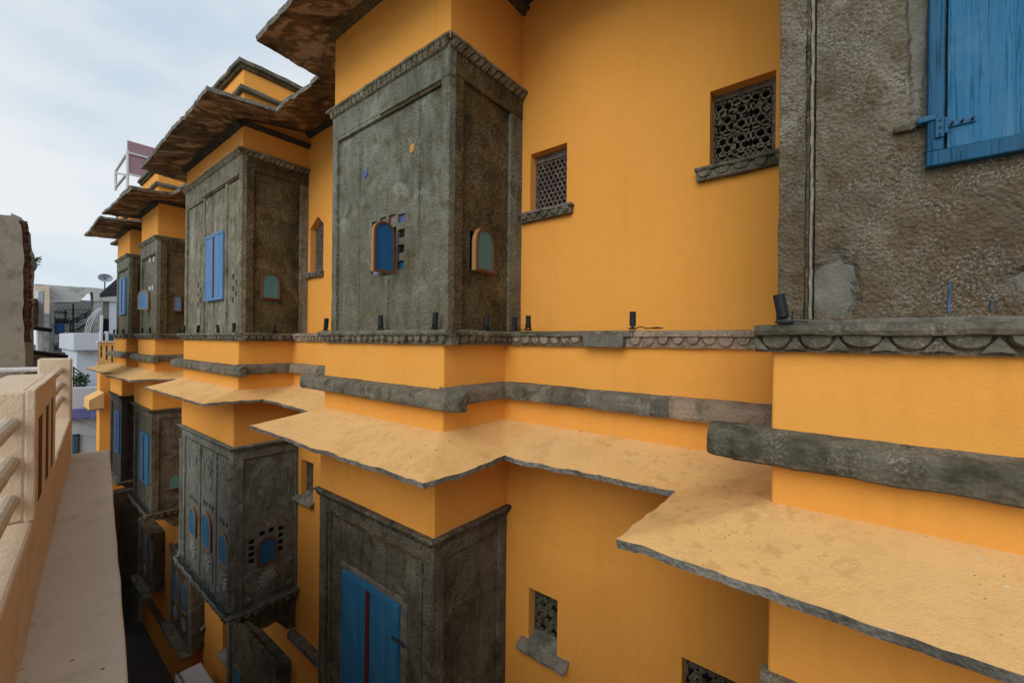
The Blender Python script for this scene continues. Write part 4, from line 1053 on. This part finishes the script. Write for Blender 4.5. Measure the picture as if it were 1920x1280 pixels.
ybox('side_wall', 'ruin', ruin, 40, 662, 122, 760, 15.3, .4); ybox('inner_pier', 'whitewash', ruin, 70, 545, 82, 660, 17, .5); ybox('brick_pier', 'brick', ruin, 60, 560, 71, 615, 16.5, .5, amp=.03, cell=.08)
pt = thing('wall_plant', 'small green weed sprouting from the top of the ruin', 'plant', tuple(at(66, 494, 13.9)), keep_world=False)
def leaves(name, parent, c, R, n, size, seed, mat='leaf'):
    rd = random.Random(seed); bm = bmesh.new()
    for i in range(n):
        v = Vector((rd.gauss(0, 1), rd.gauss(0, 1), rd.gauss(.2, .8))).normalized() * R * rd.random() ** .5 + Vector(c)
        a = Vector((rd.uniform(-1, 1), rd.uniform(-1, 1), rd.uniform(-.3, 1))).normalized() * size; b = a.orthogonal().normalized() * size * .45
        bm.faces.new([bm.verts.new(q) for q in (v - a, v + b, v + a, v - b)])
    o = link(name, bm, mat); o.parent = parent; return o
leaves('foliage', pt, (0, 0, .06), .12, 46, .035, 4)
bm = bmesh.new(); tube_bm(bm, [(0, 0, -.08), (.01, 0, .1)], .006, 5); o = link('stem', bm, 'leaf'); o.parent = pt

# old grey house at the lane's end
gh = thing('grey_house', 'weathered grey house shell with black mould, open stair hall and concrete top', 'building', (2.5, 30, GROUND))
slab_poly('top_wall', 'ruin_pale', gh, [(66, 533), (120, 537), (166, 540), (214, 544), (330, 545), (330, 566), (176, 566), (174, 548), (163, 552), (148, 567), (98, 568), (92, 578), (92, 568), (66, 560)], 30, 1.0, .015, 4)
ybox('left_pier', 'ruin_dark', gh, 90, 568, 101, 700, 30, 1.0); ybox('right_pier', 'ruin_dark', gh, 176, 555, 192, 700, 30, 1.0); ybox('right_wall', 'ruin', gh, 192, 562, 330, 720, 30.2, 1.0)
ybox('white_patch', 'whitewash', gh, 205, 562, 225, 640, 30.1, .12); ybox('doorway', 'void', gh, 192, 598, 206, 640, 30.12, .15)
ybox('hall_back', 'shade', gh, 96, 560, 180, 720, 33, .4)
bk = at(101, 572, 32.95)
for r_ in range(9):
    for c_ in range(9):
        p = at(104 + c_ * 8 + (4 if r_ % 2 else 0), 575 + r_ * 7.5, 32.98); q = at(111.4 + c_ * 8 + (4 if r_ % 2 else 0), 581.8 + r_ * 7.5, 32.98)
        rbox('block', 'shade', gh, p.x, q.x, 32.96, 33.02, q.z, p.z, cell=9, amp=0, r=.008)
ybox('hall_floor', 'ruin_dark', gh, 92, 641, 190, 648, 30, 3.0); ybox('lower_storey', 'ruin_dark', gh, 60, 648, 330, 1000, 30.4, 2.5)
ybox('cream_wall', 'cream', gh, 66, 536, 93, 590, 29.6, .4); ybox('side_pier', 'ruin_dark', gh, 82, 588, 92, 660, 29.4, .5)
def bars(name, parent, segs, Y, r_, mat):
    for (x0, y0, x1, y1) in segs:
        bm = bmesh.new(); tube_bm(bm, [at(x0, y0, Y), at(x1, y1, Y)], r_, 6); link(name, bm, mat, parent)
bars('stair_rail', gh, [(132, 604, 178, 579), (132, 609, 178, 585), (133, 624, 176, 600), (132, 600, 132, 625), (137, 571, 137, 625), (145, 597, 145, 606), (160, 589, 160, 597)], 31.2, .035, 'iron')
for i in range(6): ybox('stair_step', 'shade', gh, 138 + i * 6, 622 - i * 5, 146 + i * 6, 627 - i * 5, 31.5, .8, amp=0)
br = thing('water_barrel', 'blue plastic water barrel standing in the grey house hall', 'barrel', tuple(at(108, 627, 30.9)), keep_world=False)
bm = bmesh.new(); tube_bm(bm, [(0, 0, 0), (0, 0, .03), (0, 0, .25), (0, 0, .27), (0, 0, .50), (0, 0, .54)], [.22, .24, .25, .23, .24, .2], 14); o = link('drum', bm, 'barrel'); o.parent = br
bm = bmesh.new(); tube_bm(bm, [(0, 0, .54), (0, 0, .57)], .12, 12); o = link('lid', bm, 'iron'); o.parent = br
ch = thing('junk_pile', 'dark clutter of old furniture above the blue barrel', 'clutter', tuple(at(110, 604, 31.3)), keep_world=False)
for (x0, x1, z0, z1) in ((-.3, .35, 0, .25), (-.2, -.12, .25, .6), (.2, .26, .25, .7), (-.3, .3, .55, .62)):
    bm = bmesh.new(); rbox_bm(bm, x0, x1, -.1, .2, z0 - .1, z1 - .1, cell=.3, amp=.01); o = link('board', bm, 'iron'); o.parent = ch
pw = ybox('plywood_sheet', 'ply', None, 110, 627, 136, 655, 29.7, .06, amp=.006); tag(pw, 'tan boarded screen below the grey house hall', 'panel')
for i in range(3): ybox('board', 'ply', pw, 110.3, 628 + i * 9, 135.7, 635.6 + i * 9, 29.66, .05, amp=.006)
cp = thing('conduit_bundle', 'bundle of curved white pipes rising against the grey house', 'pipes', (2.9, 28, -1), keep_world=True)
for k in range(4):
    pts = [at(159 + k * 3.2, 626, 28), at(161 + k * 3.4, 612, 28), at(165 + k * 3.4, 599, 28), at(173 + k * 2.6, 588, 28), at(183 + k * 1.4, 580 + k, 28), at(190, 578 + k, 28.1)]
    bm = bmesh.new(); tube_bm(bm, pts, .013, 7); link('pipe', bm, 'white_pipe', cp)
bars('upright_pipe', cp, [(188, 628, 189, 592), (191, 628, 192, 592)], 28, .03, 'white_pipe')
ds = thing('satellite_dish', 'pale grey satellite dish on a mast above the grey house', 'dish', tuple(at(197, 542, 26)), keep_world=False)
bm = bmesh.new(); rings = []
for i in range(6):
    r_ = .24 * i / 5; rings.append([bm.verts.new((r_ * math.cos(t), -.14 * (1 - (i / 5) ** 2) * -1 - .05, .48 + r_ * .72 * math.sin(t))) for t in (2 * math.pi * k / 20 for k in range(20))] if i else [bm.verts.new((0, .09, .48))])
for k in range(20): bm.faces.new((rings[0][0], rings[1][k], rings[1][(k + 1) % 20]))
for a, b in zip(rings[1:], rings[2:]):
    for k in range(20): bm.faces.new((a[k], b[k], b[(k + 1) % 20], a[(k + 1) % 20]))
o = link('reflector', bm, 'dish', None, True); o.parent = ds
sm = o.modifiers.new('thick', 'SOLIDIFY'); sm.thickness = .012
bm = bmesh.new(); tube_bm(bm, [(0, .08, -.05), (0, .08, .48)], .022, 8); o = link('mast', bm, 'iron'); o.parent = ds
bm = bmesh.new(); tube_bm(bm, [(.0, -.04, .30), (.12, -.3, .42), (.30, -.32, .55)], .012, 6); o = link('feed_arm', bm, 'white_metal'); o.parent = ds
aw = thing('tin_awning', 'dark corrugated tin awning sloping below the satellite dish', 'awning', (2.9, 22, 1), keep_world=True)
for i in range(4):
    a, b = at(219, 523 + i * 8, 22 + .3 * i), at(187 + 4 * (3 - i), 557 - (3 - i) * 9 + 0, 22 + .3 * i)
    c_, d_ = at(240, 530 + i * 8, 22 + .3 * i), at(222, 556 - (3 - i) * 5, 22 + .3 * i)
pts = [at(222, 522, 22), at(187, 553, 21.4), at(189, 558, 21.4), at(224, 556, 22.6)]
A_, B_, C_, D_ = pts
for i in range(5):
    t0, t1 = i / 5, (i + .96) / 5
    q = [A_.lerp(D_, t0), A_.lerp(D_, t1), B_.lerp(C_, t1) + Vector((0, .25 * t1, 0)), B_.lerp(C_, t0) + Vector((0, .25 * t0, 0))]
    bm = bmesh.new(); v0 = [bm.verts.new(p) for p in q]; v1 = [bm.verts.new(p + Vector((0, .03, .03))) for p in q]
    bm.faces.new(v0); bm.faces.new(v1[::-1])
    for k in range(4): bm.faces.new((v0[k], v1[k], v1[(k + 1) % 4], v0[(k + 1) % 4]))
    link('tin_sheet', bm, 'tin', aw)

# white house across the end of the lane
wh = thing('white_house', 'white limewashed house with violet band and outside stair at the lane end', 'building', (2.4, 23, GROUND))
ybox('upper_wall', 'whitewash', wh, 137, 625, 260, 657, 22.6, 5, cell=1); ybox('wall', 'whitewash', wh, 143, 657, 260, 735, 22.9, 5, cell=1)
ybox('terrace_wall', 'whitewash', wh, 120, 729, 260, 769, 21.6, .25, cell=.5); ybox('lower_wall', 'whitewash', wh, 110, 772, 260, 1200, 21.75, 3, cell=1)
ybox('violet_band', 'violet', wh, 120, 769, 260, 776, 21.52, .4); ybox('violet_bracket', 'violet', wh, 172, 776, 190, 786, 21.45, .4)
ybox('window_frame', 'iron', wh, 136, 816, 149, 850, 21.68, .1, cell=.5, amp=0); ybox('window_pane', 'pane_blue', wh, 137.5, 819, 147, 850, 21.66, .06, amp=0); ybox('wall_lamp', 'cream', wh, 161, 662, 168, 666, 22.8, .1, amp=0)
ybox('roof_pier', 'whitewash', wh, 198, 622, 204, 640, 21.4, .3, amp=.003); ybox('roof_pier', 'whitewash', wh, 188, 622, 193, 640, 21.4, .3, amp=.003); ybox('roof_glass', 'pane_blue', wh, 192, 626, 214, 640, 21.6, .05, amp=0)
bars('stair_rail', wh, [(138, 690, 160, 706), (138, 697, 160, 712), (138, 704, 160, 719), (138, 711, 160, 726), (138, 688, 138, 728), (160, 704, 160, 728), (150, 698, 150, 728)], 21.9, .022, 'iron')
for i in range(5): ybox('stair_step', 'whitewash', wh, 139 + i * 4.5, 710 + i * 3.8, 145 + i * 4.5, 729, 22.2, .6, amp=0, cell=2)
bars('wire', wh, [(134, 785, 190, 806), (134, 815, 190, 822)], 21.5, .006, 'cable')
pp = thing('potted_plant', 'leafy green plant behind the black stair railing of the white house', 'plant', tuple(at(150, 728, 21.95)), keep_world=False)
leaves('foliage', pp, (0, 0, .3), .28, 130, .07, 8)
bm = bmesh.new(); tube_bm(bm, [(0, 0, 0), (0, 0, .02), (0, 0, .14)], [.08, .09, .11], 12); o = link('pot', bm, 'brick'); o.parent = pp
# pale yellow balcony wall with slots
ys = thing('slotted_balcony', 'pale yellow balcony wall with three narrow black slots beyond the last oriel', 'balcony', (2.3, 20, GROUND))
p0, p1 = at(178, 641, 19.9), at(214, 690, 19.9)
sl_ = [(at(x - 2.2, 0, 19.9).x, at(x + 2.2, 0, 19.9).x, at(190, 676 + (x - 184) * .35, 19.9).z, at(190, 648, 19.9).z) for x in (184, 194, 204)]
p0 = at(179, 643, 19.9); p1 = at(222, 692, 19.9)
sl_ = [(at(x - 1.6, 660, 19.9).x, at(x + 1.6, 660, 19.9).x, at(x, 670 + (x - 184) * .45, 19.9).z, at(x, 648, 19.9).z) for x in (184, 194, 204)]
bm = bmesh.new(); holed(bm, 'Y', 19.25, p0.x, 2.9, p1.z, p0.z, sl_, .05, .3, 0); link('wall', bm, 'yellow_cream', ys)
rbox('wall_core', 'iron', ys, p0.x + .01, 2.9, 19.29, 19.42, p1.z, p0.z - .01, cell=.5, amp=0)
rbox('coping', 'white_metal', ys, p0.x - .03, 2.9, 19.2, 19.5, p0.z, p0.z + .06, cell=.3, amp=.003)
for a, b, s, t in sl_:
    rbox('slot_bar', 'yellow_cream', ys, a, b, 19.27, 19.288, (s + t) / 2 - .02, (s + t) / 2 + .02, cell=1, amp=0, r=.003)
# cream bracket awning projecting from the end block
bkt = thing('stone_awning', 'small sloping cream stone awning on the far orange wall', 'awning', (2.1, 19, -2.2))
bm = bmesh.new(); q = [(2.33, 18.75, -1.80), (1.98, 18.75, -2.02), (1.98, 18.75, -2.32), (2.33, 18.75, -2.3)]
v0 = [bm.verts.new(p) for p in q]; v1 = [bm.verts.new((p[0], 19.9, p[2])) for p in q]; bm.faces.new(v0); bm.faces.new(v1[::-1])
for k in range(4): bm.faces.new((v0[k], v1[k], v1[(k + 1) % 4], v0[(k + 1) % 4]))
bmesh.ops.recalc_face_normals(bm, faces=bm.faces); link('slab', bm, 'eave_top', bkt)
rbox('drip_edge', 'cement', bkt, 1.96, 2.33, 18.74, 19.9, -2.35, -2.325, cell=.2, amp=.005)

# roof screen and railing far along the mansion roof
ps = thing('roof_screen', 'mauve sheet panel screening the far roof corner', 'screen', (2.7, 16, 4))
p, q = at(239, 264, 16), at(300, 335, 16)
rbox('sheet', 'mauve', ps, p.x, q.x + .5, 16.0, 16.04, q.z - .1, p.z, cell=1, amp=0)
rbox('sheet_rail', 'white_metal', ps, p.x - .02, q.x + .5, 15.96, 15.995, at(239, 287, 16).z - .03, at(239, 287, 16).z + .02, cell=1, amp=0); rbox('sheet_rail', 'white_metal', ps, p.x - .02, q.x + .5, 15.96, 15.995, at(239, 327, 16).z - .03, at(239, 327, 16).z + .02, cell=1, amp=0)
rr_ = thing('roof_railing', 'white steel pipe railing at the corner of the far roof', 'railing', (2.3, 17, 3.8))
for a, b in (((239, 282, 16), (239, 352, 16)), ((217, 322, 18), (217, 358, 18)), ((239, 288, 16), (217, 323, 18)), ((217, 325, 18), (239, 329, 17)), ((239, 326, 16), (218, 352, 18))):
    bm = bmesh.new(); tube_bm(bm, [at(*a), at(*b)], .035, 8); link('rail', bm, 'white_metal', rr_)
fr_ = thing('roof_deck', 'rough grey stone roof deck edge below the white railing', 'roof', (2.8, 17, 3.8))
p = at(217, 352, 18); rbox('deck_slab', 'ledge', fr_, p.x, 3.4, 15.9, 18.0, 3.75, 4.35, cell=.15, amp=.03, r=.03)

# air-conditioning unit on the wall below
ac = thing('air_conditioner', 'dirty white air conditioner box topped with bird spikes low on the wall', 'air conditioner', (2.85, 11.3, -7.7))
rbox('casing', 'acwhite', ac, 2.62, 3.1, 10.7, 11.6, -8.15, -7.5, cell=.3, amp=.002, r=.02)
for i in range(10): rbox('grille_slat', 'acwhite', ac, 2.61, 2.63, 10.75, 11.55, -8.1 + i * .055, -8.085 + i * .055, cell=1, amp=0, r=.003)
bm = bmesh.new(); pts = [(2.60, 11.2 + .25 * math.cos(t), -7.83 + .25 * math.sin(t)) for t in (2 * math.pi * k / 24 for k in range(25))]; tube_bm(bm, pts, .015, 6); link('fan_ring', bm, 'iron', ac)
bm = bmesh.new()
for i in range(60):
    p = Vector((2.65 + .03 * (i % 2), 10.72 + i * .0145, -7.5)); tube_bm(bm, [p, p + Vector((random.uniform(-.04, .04), random.uniform(-.03, .03), .11))], [.004, .001], 3)
o = link('bird_spike', bm, 'iron', ac); o['kind'] = 'stuff'
for y in (10.8, 11.4): rbox('wall_bracket', 'iron', ac, 2.65, 3.41, y, y + .05, -8.21, -8.155, cell=1, amp=0)
